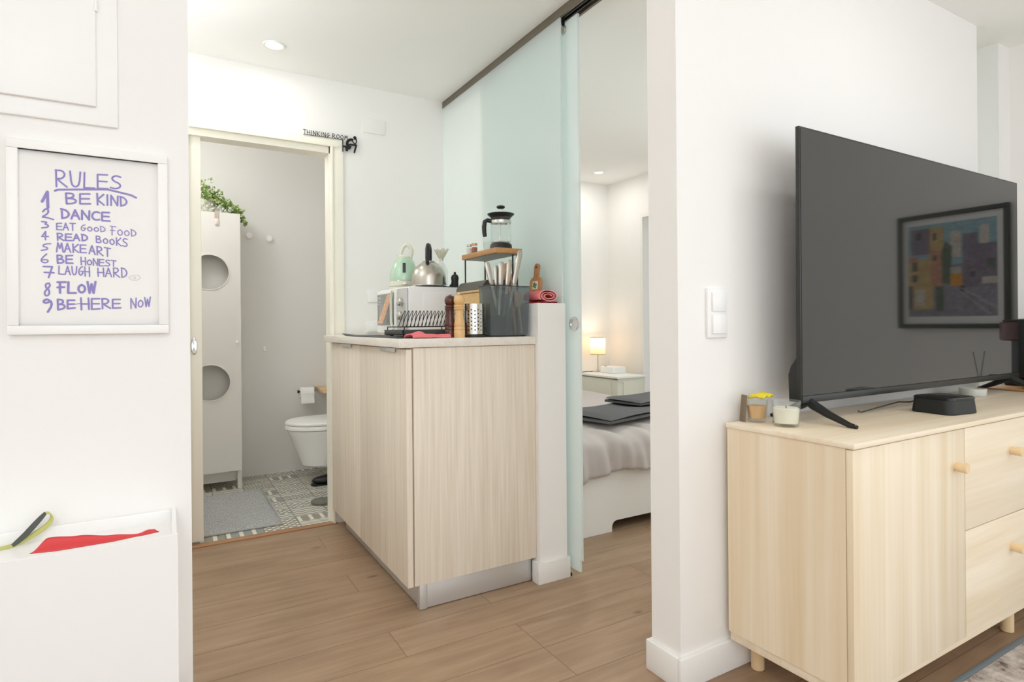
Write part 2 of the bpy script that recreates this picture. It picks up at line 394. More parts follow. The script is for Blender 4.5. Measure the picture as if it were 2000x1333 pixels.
# ------------------------------------------------------------------ room shell
struct(MB().box(-2.2, 3.75, -2.6, 3.125, -.05, 0).build('floor', FLOOR, smooth=False, origin=(0, 0, 0)), 'brown oak plank floor running through living room and kitchen', 'floor')
struct(MB().box(1.415, 3.75, 3.125, 4.4, -.05, 0).build('floor_bedroom', FLOOR, smooth=False, origin=(0, 0, 0)), 'brown oak plank floor under the bed', 'floor')
struct(MB().box(-.6, 1.415, 3.125, 4.45, -.05, 0).build('floor_bathroom', TILE, smooth=False, origin=(0, 0, 0)), 'grey patterned tile floor of the bathroom', 'floor')
struct(MB().box(-2.2, 3.75, -2.6, 4.55, CZ, CZ+.1).build('ceiling', CEIL, smooth=False), 'plain off-white ceiling over all rooms', 'ceiling')
wall('wall_left', -1.2, .056, 1.6, 1.72, 0, CZ, label='white wall with the framed rules hung on it')
wall('wall_far_left', -2.2, -2.1, -2.6, 4.55, 0, CZ, label='white outer wall at far left')
wall('wall_kitchen_left', -1.2, -1.1, 1.72, 3.13, 0, CZ, label='white wall closing the kitchen at left')
# bathroom wall with its doorway
bw = MB(); bw.box(-1.2, -.62, 3.13, 3.22, 0, CZ); bw.box(.775, 1.43, 3.13, 3.22, 0, CZ); bw.box(-.62, .775, 3.13, 3.22, 1.955, CZ); bw.box(-.62, .108, 3.13, 3.15, 0, 1.955); bw.box(-.62, .108, 3.2, 3.22, 0, 1.955)
struct(bw.build('wall_bathroom', WHITE, smooth=False), 'white wall with the bathroom doorway in it', 'wall')
wall('wall_bathroom_back', -.6, 1.5, 4.42, 4.52, 0, CZ, BATHW, 'pale grey rear wall of the bathroom')
wall('wall_bathroom_left', -.7, -.6, 3.22, 4.52, 0, CZ, BATHW, 'pale grey left wall of the bathroom')
wall('wall_bathroom_right', 1.32, 1.432, 3.22, 4.42, 0, CZ, BATHW, 'pale wall between bathroom and bedroom')
wall('wall_bedroom_back', 1.432, 3.66, 4.26, 4.36, 0, CZ, label='white rear wall of the bedroom')
br_ = MB(); br_.box(3.54, 3.66, 3.80, 4.26, 0, CZ); br_.box(3.54, 3.66, 1.3, 3.80, 1.93, CZ); br_.box(3.54, 3.66, 1.3, 2.9, 0, 1.93)
struct(br_.build('wall_bedroom_right', WHITE, smooth=False), 'white right wall of the bedroom with a doorway', 'wall')
wall('wall_television', 1.238, 3.048, 1.193, 1.306, 0, CZ, label='white wall behind the television')
rw = MB(); rw.box(3.43, 3.54, -.45, 1.3, 0, CZ); rw.box(3.43, 3.54, -2.6, -.45, 2.02, CZ); rw.box(3.43, 3.54, -2.6, -.45, 0, .4)
struct(rw.build('wall_right', WHITE, smooth=False), 'white right wall of the living room', 'wall')
wall('wall_post', 3.316, 3.43, 1.215, 1.306, 0, CZ, label='narrow white pillar at the far right edge')
wall('wall_half', 1.272, 1.404, 1.963, 3.13, 0, 1.106, label='low white partition beside the kitchen cabinet')
wall('wall_hall_end', 3.95, 4.0, 2.6, 4.2, 0, CZ, P('grey_hall_paint', (168, 166, 158), .6), 'grey wall seen through the bedroom doorway')  # one even grey over the whole wall
# baseboards
BBH, BBT = .088, .013
struct(MB().box(1.225, 3.048, 1.180, 1.193, 0, BBH, .003).build('baseboard_television', TRIM), 'white skirting under the television wall', 'baseboard')
struct(MB().box(1.225, 1.238, 1.193, 1.319, 0, BBH, .003).build('baseboard_end', TRIM), 'white skirting round the wall end', 'baseboard')
struct(MB().box(1.238, 3.048, 1.306, 1.319, 0, BBH, .003).build('baseboard_rear', TRIM), 'white skirting on the bedroom side', 'baseboard')
struct(MB().box(1.258, 1.412, 1.950, 1.963, 0, .085, .003).build('baseboard_half', TRIM), 'white skirting at the foot of the low partition', 'baseboard')
struct(MB().box(1.258, 1.2715, 1.963, 2.0, 0, .085, .003).build('baseboard_half_side', TRIM), 'side of the white skirting by the plinth', 'baseboard')
# bathroom door: frame, sliding leaf, sill
fr = MB()
fr.box(.104, .819, 3.115, 3.13, 1.952, 1.992, .004); fr.box(.752, .819, 3.115, 3.13, 0, 1.955, .004)
fr.box(.104, .790, 3.105, 3.115, 1.948, 1.962, .003); fr.box(.752, .764, 3.105, 3.115, 0, 1.95, .003)
fr.box(.108, .775, 3.13, 3.22, 1.918, 1.955); fr.box(.748, .775, 3.13, 3.22, 0, 1.955)
struct(fr.build('trim_1', CREAM), 'cream moulded frame round the bathroom doorway', 'door frame')
d1 = thing('door_1', (-.2, 3.175, .012), 'cream sliding bathroom door pushed into the wall', 'door'); d1['kind'] = 'structure'
MB().box(-.55, .160, 3.156, 3.194, .012, 1.93, .003).build('door_leaf', CREAM, d1)
hp = MB().lathe([(0, 0), (.011, 0), (.013, .002), (.013, .004), (.0, .004)], (0, 0, 0), 20, 'Y')
hp.xf(Matrix.Translation((.126, 3.151, .933)) @ Matrix.Diagonal((1, 1, 3.1, 1)))
hd = hp.build('recessed_pull', CHROME, d1)
MB().cyl((.126, 3.147, .908), .008, .004, 16, 'Y').build('lock_turn', BRSTEEL, hd)
struct(MB().box(.108, .775, 3.105, 3.15, 0, .006, .002).build('trim_2', P('copper_wood_sill', (176, 130, 92), .4)), 'thin brown sill strip under the bathroom doorway', 'trim')
# fixed glass pane and sliding glass door
w1 = struct(MB().box(1.391, 1.399, 1.966, 3.128, 1.106, 2.27, .001, 1).build('window_1', SATIN), 'fixed frosted glass pane above the low partition', 'glass pane')
d2 = thing('door_2', (1.429, 2.27, .035), 'frosted green glass sliding door of the bedroom', 'glass door'); d2['kind'] = 'structure'
gp = MB().prism([(1.893, .08), (1.905, .08), (1.905, .032), (2.66, .032), (2.66, 2.255), (1.893, 2.255)], 'X', 1.425, 1.434)
gp.build('glass_panel', FROST, d2, smooth=False)
for y in (1.985, 2.545):
    MB().cyl((1.417, y, 2.226), .017, .012, 20, 'X', .003).build('roller_clamp', BRSTEEL, d2)
    MB().box(1.420, 1.426, y-.006, y+.006, 2.226, 2.275).build('hanger', BLACKM, d2)
pk = MB().lathe([(0, .003), (.016, .003), (.018, 0), (.028, 0), (.03, .006), (.0, .006)], (1.419, 1.93, 1.022), 28, 'X').build('round_finger_pull', CHROME, d2)
rl = thing('door_rail', (1.42, 2.2, 2.262), 'brown grey metal rail under the ceiling above the glass', 'rail')
MB().box(1.389, 1.400, 1.306, 3.129, 2.262, CZ).box(1.400, 1.46, 1.306, 3.129, 2.284, CZ).box(1.450, 1.46, 1.306, 3.129, 2.262, CZ).build('rail_cover', RAIL, rl, smooth=False)
MB().box(1.412, 1.420, 1.306, 3.129, 2.268, 2.284).box(1.432, 1.440, 1.306, 3.129, 2.268, 2.284).build('track', BLACK, rl, smooth=False)
tag(MB().box(1.416, 1.424, 1.955, 1.967, 0, .014, .003).build('floor_guide', BLACK), 'small black guide at the foot of the glass door', 'guide')
# second sliding panel parked behind the television wall and the opening beyond it
struct(MB().box(2.35, 3.236, 1.335, 1.343, .03, 2.25, .001, 1).build('door_3', FROST), 'frosted glass sliding panel behind the television wall end', 'glass door')
struct(MB().box(3.532, 3.54, 3.80, 3.835, 0, 1.965).box(3.532, 3.54, 2.9, 3.80, 1.93, 1.965).build('trim_3', TRIM), 'white frame of the bedroom doorway', 'door frame')
# window openings behind the viewer
wf = MB()
for y in (-2.6, -1.55, -.5): wf.box(3.46, 3.50, y, y+.05, .4, 2.02)
wf.box(3.46, 3.50, -2.6, -.45, .4, .45); wf.box(3.46, 3.50, -2.6, -.45, 1.97, 2.02)
struct(wf.build('window_2', TRIM), 'white frame of the living room window', 'window')
wf = MB()
for x in (-2.1, -.7, .7, 2.1, 3.36): wf.box(x, x+.07, -2.6, -2.54, 0, CZ)
wf.box(-2.1, 3.43, -2.6, -2.54, 0, .08); wf.box(-2.1, 3.43, -2.6, -2.54, 2.22, CZ)
struct(wf.build('window_3', TRIM), 'white frame of the glazed front', 'window')

# ------------------------------------------------------------------ ceiling lamps
def downlight(x, y, label):
    t = thing('ceiling_downlight', (x, y, CZ), label, 'ceiling light', 'recessed ceiling lamps')
    MB().lathe([(.036, 0), (.036, -.004), (.046, -.006), (.048, 0)], (x, y, CZ), 32).build('ring', TRIM, t)
    MB().lathe([(0, -.002), (.036, -.002)], (x, y, CZ), 32).build('diffuser', LED, t)
downlight(.444, 2.861, 'round lit ceiling lamp above the kitchen')
downlight(3.17, 3.93, 'round lit ceiling lamp above the bedroom cabinet')

# ------------------------------------------------------------------ left wall: fuse box, framed rules, shoe cabinet
fb = thing('fuse_box', (-.25, 1.6, 1.468), 'white flush fuse box high on the left wall', 'fuse box')
t = MB(); t.box(-.42, -.083, 1.590, 1.6, 1.468, 1.80, .003); t.build('frame', WPLAS, fb)
t = MB(); t.box(-.395, -.122, 1.580, 1.590, 1.506, 1.76, .003); fd = t.build('door', WPLAS, fb)
MB().cyl((-.122, 1.582, 1.715), .004, .03, 10).build('hinge', WPLAS, fd)
pf = thing('picture_frame', (-.133, 1.6, 1.008), 'white framed handwritten list of rules on the left wall', 'picture')
t = MB(); x0, x1, z0, z1, e = -.277, .012, 1.008, 1.417, .0195
for a in ((x0, x1, z1-e, z1), (x0, x1, z0, z0+e), (x0, x0+e, z0+e, z1-e), (x1-e, x1, z0+e, z1-e)): t.box(a[0], a[1], 1.582, 1.599, a[2], a[3], .0015)
t.build('frame', WLAC, pf)
MB().box(x0+.015, x1-.015, 1.5935, 1.5985, z0+.015, z1-.015).build('paper', PAPER, pf)
FONT = {
 'A': [[(0, 0), (.45, 1), (.95, 0)], [(.2, .38), (.8, .36)]], 'B': [[(.05, 0), (0, 1)], [(0, 1), (.6, .98), (.72, .75), (.5, .56), (.05, .52)], [(.05, .52), (.75, .48), (.95, .22), (.65, .02), (.05, 0)]],
 'C': [[(.95, .88), (.5, 1), (.08, .7), (.06, .28), (.45, 0), (.95, .1)]], 'D': [[(.1, 1), (.15, 0)], [(0, 1), (.6, .92), (1, .5), (.7, .12), (.12, 0)]],
 'E': [[(.95, .98), (.05, .95), (.05, 0), (1, 0)], [(.05, .5), (.9, .5)]], 'F': [[(1, 1), (0, 1)], [(.3, 1), (.3, 0)], [(0, .52), (.8, .54)]],
 'G': [[(.85, 1), (.4, .9), (.05, .4), (.4, 0), (.8, .2), (.9, .5)], [(.5, .5), (1, .5)]], 'H': [[(.05, 1), (.1, 0)], [(.9, 1), (.95, 0)], [(.0, .5), (1, .48)]],
 'I': [[(.5, 1), (.5, 0)]], 'K': [[(.1, 1), (.15, 0)], [(.95, 1), (.15, .45), (1, 0)]], 'L': [[(.1, 1), (.05, 0), (1, 0)]],
 'M': [[(0, 0), (.2, 1), (.5, .4), (.8, 1), (1, 0)]], 'N': [[(.05, 0), (.05, 1), (.9, 0), (.95, 1)]],
 'O': [[(.5, 1), (.1, .75), (.05, .3), (.45, 0), (.9, .25), (.95, .7), (.5, 1)]], 'R': [[(.08, 0), (.05, 1)], [(0, .98), (.6, 1), (.85, .75), (.55, .5), (.1, .48), (1, 0)]],
 'S': [[(.95, .9), (.5, 1), (.1, .8), (.3, .58), (.85, .42), (.95, .18), (.5, 0), (0, .1)]], 'T': [[(0, 1), (1, .97)], [(.5, 1), (.5, 0)]],
 'U': [[(.05, 1), (.15, .2), (.5, 0), (.85, .2), (.95, 1)]], 'W': [[(0, 1), (.25, 0), (.5, .8), (.75, 0), (1, 1)]], 'o': [[(.5, .75), (.1, .55), (.1, .2), (.5, 0), (.9, .2), (.9, .55), (.5, .75)]],
 '1': [[(0, .4), (.7, 1), (.75, 0)]], '2': [[(.1, .7), (.35, 1), (.6, .85), (.5, .5), (.0, .2), (.35, .2), (1, 0)]], '3': [[(0, 1), (.8, .95), (.4, .6), (.9, .5), (.9, .15), (0, .05)]],
 '4': [[(.55, 0), (.6, 1), (0, .4), (1, .4)]], '5': [[(1, 1), (.3, .95), (.15, .6), (.6, .5), (.7, .2), (0, .05)]], '6': [[(.7, 1), (.2, .6), (.0, .25), (.4, 0), (.9, .15), (.8, .4), (.1, .35)]],
 '7': [[(0, .95), (.85, .92), (.5, 0)], [(.1, .45), (1, .4)]], '8': [[(.75, .95), (.3, .9), (.3, .65), (.7, .5), (.8, .2), (.4, 0), (.1, .2), (.3, .45), (.9, .75), (.75, .95)]],
 '9': [[(.85, .8), (.4, 1), (.0, .8), (.3, .65), (.85, .85), (.95, .5), (.5, 0)]]}
def chaikin(p):
    if len(p) < 4: return p
    o = [p[0]]
    for a, b in zip(p, p[1:]): o += [(a[0]*.75+b[0]*.25, a[1]*.75+b[1]*.25), (a[0]*.25+b[0]*.75, a[1]*.25+b[1]*.75)]
    return o + [p[-1]]
STK = 0
def stroke(mb, pts, w, y0):
    """flat pen stroke in the x-z plane at depth y"""
    global STK
    for i, p in enumerate(pts):
        STK += 1; y = y0-(STK % 40)*8e-6
        mb.bm.faces.new([mb.bm.verts.new((p[0]+w/2*math.cos(k*PI/4), y, p[1]+w/2*math.sin(k*PI/4))) for k in range(8)])
    for a, b in zip(pts, pts[1:]):
        d = Vector((b[0]-a[0], b[1]-a[1]))
        if d.length < 1e-6: continue
        n = Vector((-d.y, d.x)).normalized()*w/2
        STK += 1; y = y0-(STK % 40)*8e-6
        mb.bm.faces.new([mb.bm.verts.new((q[0]+s*n.x, y, q[1]+s*n.y)) for q, s in ((a, 1), (b, 1), (b, -1), (a, -1))])
def word(mb, txt, x0, x1, t0, b0, t1, b1, w, y, gap=.22, rough=True):
    """letters spread from x0 to x1; top and bottom heights at both ends"""
    wid = [.45 if c in 'I1' else .5 if c == ' ' else 1. for c in txt]; tot = sum(wid)+gap*(len(txt)-1); p = 0
    for c, k in zip(txt, wid):
        for st in FONT.get(c, []):
            pts = []
            for q in (chaikin(st) if c in 'BCDGOoRSU235689' else st):
                f = (p+q[0]*k)/tot; pts.append((x0+(x1-x0)*f, (b0+(b1-b0)*f)*(1-q[1]) + (t0+(t1-t0)*f)*q[1]))
            stroke(mb, pts, w, y)
        p += k+gap
RULES = [('RULES', -0.1960, -0.0780, 1.3610, 1.3250, 1.3620, 1.3320, 0.0034), ('1', -0.2190, -0.2060, 1.3110, 1.2770, 1.3130, 1.2790, 0.0052), ('BE', -0.1780, -0.1350, 1.3130, 1.2900, 1.3160, 1.2940, 0.0036), ('KIND', -0.1240, -0.0670, 1.3180, 1.2930, 1.3150, 1.2950, 0.0034), ('2', -0.2200, -0.2000, 1.2760, 1.2530, 1.2780, 1.2540, 0.0032), ('DANCE', -0.1870, -0.1000, 1.2780, 1.2580, 1.2780, 1.2590, 0.0038), ('3', -0.2200, -0.2080, 1.2480, 1.2340, 1.2490, 1.2350, 0.0028), ('EAT', -0.1950, -0.1620, 1.2470, 1.2330, 1.2490, 1.2330, 0.0024), ('GooD', -0.1530, -0.1080, 1.2470, 1.2330, 1.2460, 1.2340, 0.0020), ('FooD', -0.0990, -0.0500, 1.2480, 1.2280, 1.2420, 1.2280, 0.0020), ('4', -0.2200, -0.2090, 1.2270, 1.2090, 1.2280, 1.2100, 0.0026), ('READ', -0.1940, -0.1400, 1.2250, 1.2100, 1.2260, 1.2120, 0.0030), ('BooKS', -0.1250, -0.0670, 1.2240, 1.2100, 1.2220, 1.2030, 0.0024), ('5', -0.2210, -0.2050, 1.2010, 1.1860, 1.2020, 1.1870, 0.0026), ('MAKE', -0.1950, -0.1430, 1.2050, 1.1850, 1.2030, 1.1860, 0.0028), ('ART', -0.1380, -0.0990, 1.2030, 1.1840, 1.1980, 1.1790, 0.0027), ('6', -0.2220, -0.2080, 1.1790, 1.1600, 1.1800, 1.1600, 0.0026), ('BE', -0.1940, -0.1670, 1.1780, 1.1610, 1.1790, 1.1620, 0.0034), ('HoNEST', -0.1530, -0.0890, 1.1760, 1.1590, 1.1710, 1.1580, 0.0024), ('7', -0.2180, -0.2000, 1.1540, 1.1290, 1.1550, 1.1300, 0.0032), ('LAUGH', -0.1920, -0.1370, 1.1550, 1.1380, 1.1550, 1.1340, 0.0025), ('HARD', -0.1230, -0.0680, 1.1530, 1.1350, 1.1560, 1.1340, 0.0025), ('8', -0.2180, -0.2050, 1.1190, 1.0890, 1.1190, 1.0890, 0.0032), ('FLoW', -0.1940, -0.1270, 1.1200, 1.0970, 1.1230, 1.0980, 0.0044), ('9', -0.2190, -0.2030, 1.0840, 1.0560, 1.0840, 1.0560, 0.0042), ('BE', -0.1940, -0.1640, 1.0830, 1.0610, 1.0820, 1.0650, 0.0038), ('HERE', -0.1540, -0.0810, 1.0870, 1.0610, 1.0850, 1.0660, 0.0034), ('NoW', -0.0620, -0.0240, 1.0870, 1.0640, 1.0910, 1.0700, 0.0026), ]
UNDER = [(-0.197, 1.316), (-0.192, 1.319), (-0.15, 1.324), (-0.104, 1.329), (-0.06, 1.321), (-0.05, 1.316)]
DASH = [(-0.164, 1.073), (-0.154, 1.075)]
EYE = (-0.054, 1.134)
INKY = 1.5930
t = MB()
for ln in RULES: word(t, ln[0], *ln[1:7], ln[7], INKY)
stroke(t, UNDER, .0042, INKY); stroke(t, DASH, .0016, INKY)
t.build('marker_lettering', INK, pf, smooth=False)
t = MB(); cx, cz = EYE
stroke(t, [(cx-.011, cz), (cx-.003, cz+.006), (cx+.008, cz+.006), (cx+.011, cz-.001), (cx+.003, cz-.006), (cx-.006, cz-.005), (cx-.011, cz)], .0011, INKY)
stroke(t, [(cx+.002*math.cos(a), cz+.003*math.sin(a)) for a in [k*PI/3 for k in range(7)]], .001, INKY)
t.build('pencil_doodle', PENCIL, pf, smooth=False)

sc_ = thing('shoe_cabinet', (-.23, 1.52, .2), 'white wall-hung shoe cabinet with tray top', 'shoe cabinet')
XL, XR = -.49, .024
t = MB()
t.prism([(1.432, .22), (1.426, .588), (1.432, .589), (1.438, .578), (1.445, .23)], 'X', XL, XR).build('front_flap', WPLAS, sc_)
t = MB()
t.prism([(1.445, .2), (1.445, .578), (1.599, .60), (1.599, .2)], 'X', XR-.010, XR-.001)
t.prism([(1.445, .2), (1.445, .578), (1.599, .60), (1.599, .2)], 'X', XL, XL+.010)
t.box(XL+.01, XR-.01, 1.590, 1.599, .2, .598, .002); t.box(XL+.01, XR-.01, 1.445, 1.590, .2, .215)
t.build('body', WPLAS, sc_)
MB().prism([(1.438, .548), (1.438, .556), (1.590, .572), (1.590, .564)], 'X', XL+.010, XR-.010).build('tray', WPLAS, sc_)
# red shoehorn lying in the tray
def lerp_tab(tab, x):
    for (x0_, y0_), (x1_, y1_) in zip(tab, tab[1:]):
        if x <= x1_: k = (x-x0_)/(x1_-x0_); k = k*k*(3-2*k); return y0_+(y1_-y0_)*k
    return tab[-1][1]
def horn(u, v):
    x = -.222+.212*u
    lo = lerp_tab([(-.222, .585), (-.18, .5825), (-.10, .583), (-.04, .586), (-.01, .588)], x)
    hi = lerp_tab([(-.222, .5853), (-.196, .604), (-.15, .600), (-.09, .593), (-.047, .5895), (-.028, .5935), (-.018, .593), (-.010, .5885)], x)
    wide = min(1, (hi-lo)/.02); sag = -.004*math.sin(v*PI)*wide
    return Vector((x, 1.447+.022*v*wide, lo+(hi-lo)*v+sag+.0055))
tag(MB().sheet(horn, 60, 8).build('shoehorn', REDP, solid=.0022), 'red plastic shoehorn lying in the white tray', 'shoehorn')
# looped lanyard
def strap(pts, wd):
    def f(u, v):
        k = u*(len(pts)-1); i = min(int(k), len(pts)-2); fr = k-i
        fr2 = fr
        p0, p1, p2, p3 = [Vector(pts[max(0, min(len(pts)-1, i+d))]) for d in (-1, 0, 1, 2)]
        q = .5*((2*p1)+(p2-p0)*fr2+(2*p0-5*p1+4*p2-p3)*fr2**2+(3*p1-p0-3*p2+p3)*fr2**3)
        return q + Vector((-.55, .45, .62))*wd*(v-.5)*(.55+.45*math.sin(min(1, u*1.0)*PI))
    return f
ly = thing('lanyard', (-.25, 1.52, .575), 'olive and grey strap loop standing in the white tray', 'strap')
MB().sheet(strap([(-.340, 1.570, .576), (-.300, 1.570, .5735), (-.268, 1.570, .5765), (-.240, 1.570, .589), (-.214, 1.571, .606), (-.2045, 1.571, .620), (-.207, 1.571, .632), (-.2145, 1.571, .634)], .011), 48, 3).build('olive_side', OLIVEC, ly, solid=.0015)
MB().sheet(strap([(-.2145, 1.571, .634), (-.228, 1.570, .618), (-.248, 1.568, .595), (-.268, 1.566, .577)], .0125), 24, 3).build('grey_side', GREYC, ly, solid=.0015)


# ------------------------------------------------------------------ signs, sockets, switch
sg = thing('wall_sign', (.75, 3.13, 1.93), 'black THINKING ROOM sign with seated figure beside the bathroom door frame', 'sign')
t = MB()
word(t, 'THINKING', .618, .748, 2.016, 1.9945, 2.0165, 1.9952, .0024, 3.112, .3)
word(t, 'ROOM', .762, .841, 2.0165, 1.9952, 2.017, 1.9962, .0024, 3.112, .3)
stroke(t, [(.619, 1.9920), (.816, 1.9935)], .0022, 3.112)
t.build('lettering', BLACKM, sg, smooth=False, solid=.003)
t = MB()
def blob(pts, w):
    stroke(t, chaikin(pts) if len(pts) > 3 else pts, w, 3.112)
blob([(.816, 1.994), (.816, 1.932)], .0045)                                  # cistern line
blob([(.879, 2.014), (.881, 2.009)], .016)                                   # head
blob([(.838, 1.972), (.840, 1.988), (.852, 1.999), (.866, 2.001)], .013)     # back
blob([(.842, 1.970), (.862, 1.974), (.886, 1.974)], .010)                    # thigh
blob([(.887, 1.974), (.881, 1.955), (.876, 1.936)], .009)                    # shin
blob([(.862, 1.999), (.874, 1.984), (.880, 1.978), (.889, 1.992), (.886, 2.006)], .0055)  # arm under the chin
t.bm.faces.new([t.bm.verts.new((x, 3.112, z)) for x, z in ((.818, 1.964), (.862, 1.966), (.854, 1.949), (.843, 1.945), (.843, 1.937), (.830, 1.937), (.829, 1.955), (.818, 1.957))])
t.build('seated_figure', BLACKM, sg, smooth=False, solid=.003)
so = thing('wall_socket', (.975, 3.13, 1.18), 'white round socket outlet on the wall left of the microwave', 'socket')
MB().box(.944, 1.010, 3.121, 3.13, 1.147, 1.213, .003).build('cover', WPLAS, so)
MB().lathe([(0, .004), (.02, .004), (.022, -.001), (.024, -.001), (.024, .006)], (.977, 3.121, 1.18), 24, 'Y').build('socket_cup', WPLAS, so)
t = MB()
for x, z in ((.969, 1.18), (.985, 1.18), (.977, 1.193), (.977, 1.167)): t.cyl((x, 3.1225, z), .0028, .003, 10, 'Y')
t.build('contact', BLACK, so)
bp_ = thing('blank_plate', (.972, 3.13, .985), 'white blank cover plate low on the wall under the socket', 'cover plate')
MB().box(.936, 1.006, 3.122, 3.13, .985, 1.047, .002).build('frame', WPLAS, bp_)
MB().box(.944, .998, 3.118, 3.123, .992, 1.040, .002).build('rocker', WPLAS, bp_)
tag(MB().box(.926, 1.048, 3.124, 3.13, 2.055, 2.136, .002).build('junction_cover', WHITE), 'white square junction cover painted over high beside the glass pane', 'cover plate')
sw = thing('light_switch', (1.39, 1.193, .977), 'white double light switch on the wall left of the television', 'light switch')
MB().box(1.348, 1.431, 1.183, 1.193, .977, 1.122, .004).build('frame', WPLAS, sw)
for z in (.990, 1.054): MB().box(1.362, 1.418, 1.176, 1.184, z, z+.055, .002).build('rocker', WPLAS, sw)

# ------------------------------------------------------------------ kitchen cabinet and worktop
kc = thing('kitchen_cabinet', (1.0, 2.5, 0), 'pale grained kitchen base cabinet beside the low partition', 'cabinet')
MB().box(.758, 1.268, 2.004, 3.05, .10, .940).build('body', KIT, kc)
MB().box(.762, 1.270, 1.985, 2.003, .097, .941, .001).build('end_panel', KIT, kc)
for y0, y1, hy in ((1.985, 2.555, 2.17), (2.559, 3.052, 2.76)):
    d = MB().box(.735, .756, y0, y1, .097, .936, .001).build('door', KIT, kc)
    MB().box(.727, .748, hy-.085, hy+.085, .936, .939, .001).box(.727, .730, hy-.085, hy+.085, .924, .938, .001).build('edge_handle', ALU, d)
pl = MB().box(.805, 1.257, 2.005, 2.018, .003, .0965, .001).box(.792, .803, 2.018, 3.02, .003, .0965, .001).build('plinth', ALU, kc)
MB().box(.784, .815, 2.000, 2.03, .001, .0955, .004).build('corner_trim', ALU, pl)
wk = MB().box(.707, 1.270, 1.975, 3.104, .9425, .974, .003)
tag(wk.build('worktop', KTOP), 'pale whitewashed worktop over the kitchen cabinet', 'worktop')

# ------------------------------------------------------------------ things on the worktop
WT = .974
def mat_f(u, v):
    x = .730+.160*v; y = 2.06+.76*u; lift = max(0, (u-.9)/.1)**1.5*.010*max(0, 1-v*2.2)
    return Vector((x, y, WT+.002+lift+.0012*math.sin(u*9)*v))
tag(MB().sheet(mat_f, 40, 12).build('drying_mat', DGREY, solid=.003), 'dark grey mat lying flat on the worktop with one curled corner', 'mat')
dr = thing('dish_rack', (.93, 2.2, WT), 'dark wire dish rack with tray in front of the microwave', 'dish rack')
TY0, TY1, TX0, TX1 = 2.10, 2.31, .765, 1.02
t = MB(); t.box(TX0, TX1, TY0, TY1, WT+.011, WT+.014); zt = WT+.030
t.box(TX0, TX0+.005, TY0, TY1, WT+.011, zt, .001); t.box(TX1-.005, TX1, TY0, TY1, WT+.011, zt, .001); t.box(TX0, TX1, TY0, TY0+.005, WT+.011, zt, .001); t.box(TX0, TX1, TY1-.005, TY1, WT+.011, zt, .001)
t.build('tray', DGREY, dr)
t = MB()
t = MB()
for x in (TX0+.02, TX1-.02):
    for y in (TY0+.03, TY1-.03): MB().cyl((x, y, WT+.0055), .008, .006, 10).build('foot', BLACK, dr)
t = MB(); r = .0022
lp = [(TX0+.01, TY0+.01), (TX1-.01, TY0+.01), (TX1-.01, TY1-.01), (TX0+.01, TY1-.01), (TX0+.01, TY0+.01)]
t.tube([(x, y, WT+.042) for x, y in lp], r, 6); t.tube([(x, y, WT+.014) for x, y in lp], r, 6)
for x, y in lp[:4]: t.tube([(x, y, WT+.013), (x, y, WT+.042)], r, 6)
t.build('wire_frame', BLACKM, dr)
for k in range(15):
    x = TX0+.012+k*(TX1-TX0-.04)/14
    MB().tube([(x, TY0+.03, WT+.042), (x+.006, TY0+.034, WT+.072), (x+.016, TY0+.045, WT+.101), (x+.020, TY0+.06, WT+.104), (x+.014, TY0+.08, WT+.080), (x+.008, TY0+.10, WT+.042)], .0014, 6).build('plate_loop', BLACKM, dr)
def cloth_f(u, v):
    x = .762+.145*u; y = 1.99+.07*v
    hgt = .006+.007*abs(math.sin(u*7+v*2)) * (1-.4*u) + (.013*math.exp(-((u-.25)/.12)**2))*math.sin(v*PI)
    return Vector((x+.006*math.sin(v*5), y+.006*math.sin(u*11), WT+.003+hgt*math.sin(min(1, v*1.0)*PI)**.4))
tag(MB().sheet(cloth_f, 40, 14).build('dish_cloth', PINK, solid=.003), 'crumpled pink cloth lying at the front edge of the worktop', 'cloth')
def mill(x, y, mat, label, s=1.):
    b = thing('pepper_mill', (x, y, WT), label, 'pepper mill', 'wooden mills on the worktop')
    pr = [(0, 0), (.020, 0), (.0205, .002), (.0205, .026), (.019, .029), (.0205, .031), (.0205, .038), (.019, .041), (.0205, .046), (.0185, .058), (.0158, .075), (.0148, .090), (.0158, .103), (.0195, .105), (.0205, .110), (.018, .1125), (.0205, .116), (.0195, .120), (.0145, .124), (0, .124)]
    MB().lathe([(r*s, h*s) for r, h in pr], (x, y, WT), 28).build('body', mat, b)
    MB().lathe([(r*s, h*s) for r, h in [(0, .1242), (.0148, .1242), (.0190, .130), (.0208, .138), (.0200, .147), (.0165, .154), (.009, .159), (0, .160)]], (x, y, WT), 28).build('head', mat, b)
    MB().ball((x, y, WT+.164*s), .0052*s, (1, 1, 1), 12).build('knob', STEEL, b)
mill(.955, 2.012, LWOOD, 'light wooden mill standing before the steel cutlery holder')
mill(.937, 2.055, DWOOD, 'dark brown wooden mill beside the light one')
# perforated steel holder
uh = thing('utensil_holder', (1.030, 2.045, WT), 'perforated steel utensil holder on black base', 'utensil holder')
MB().cyl((1.030, 2.045, WT), .046, .012, 36, bev=.002).build('base', BLACK, uh)
MB().lathe([(.0415, .012), (.0415, .128), (.0405, .128), (.0405, .014)], (1.030, 2.045, WT), 40).build('cup', STEEL, uh)
t = MB()
for k in range(20):
    a = 2*PI*k/20
    for j in range(6):
        c = bmesh.new(); bmesh.ops.create_circle(c, cap_ends=True, radius=.0028, segments=10)
        mt = Matrix.Translation((1.030+.0417*math.cos(a), 2.045+.0417*math.sin(a), WT+.028+j*.0145+(k % 2)*.004)) @ Matrix.Rotation(a, 4, 'Z') @ Matrix.Rotation(PI/2, 4, 'Y')
        bmesh.ops.transform(c, matrix=mt, verts=c.verts); t.merge(c)
t.build('perforations', BLACK, uh, smooth=False)
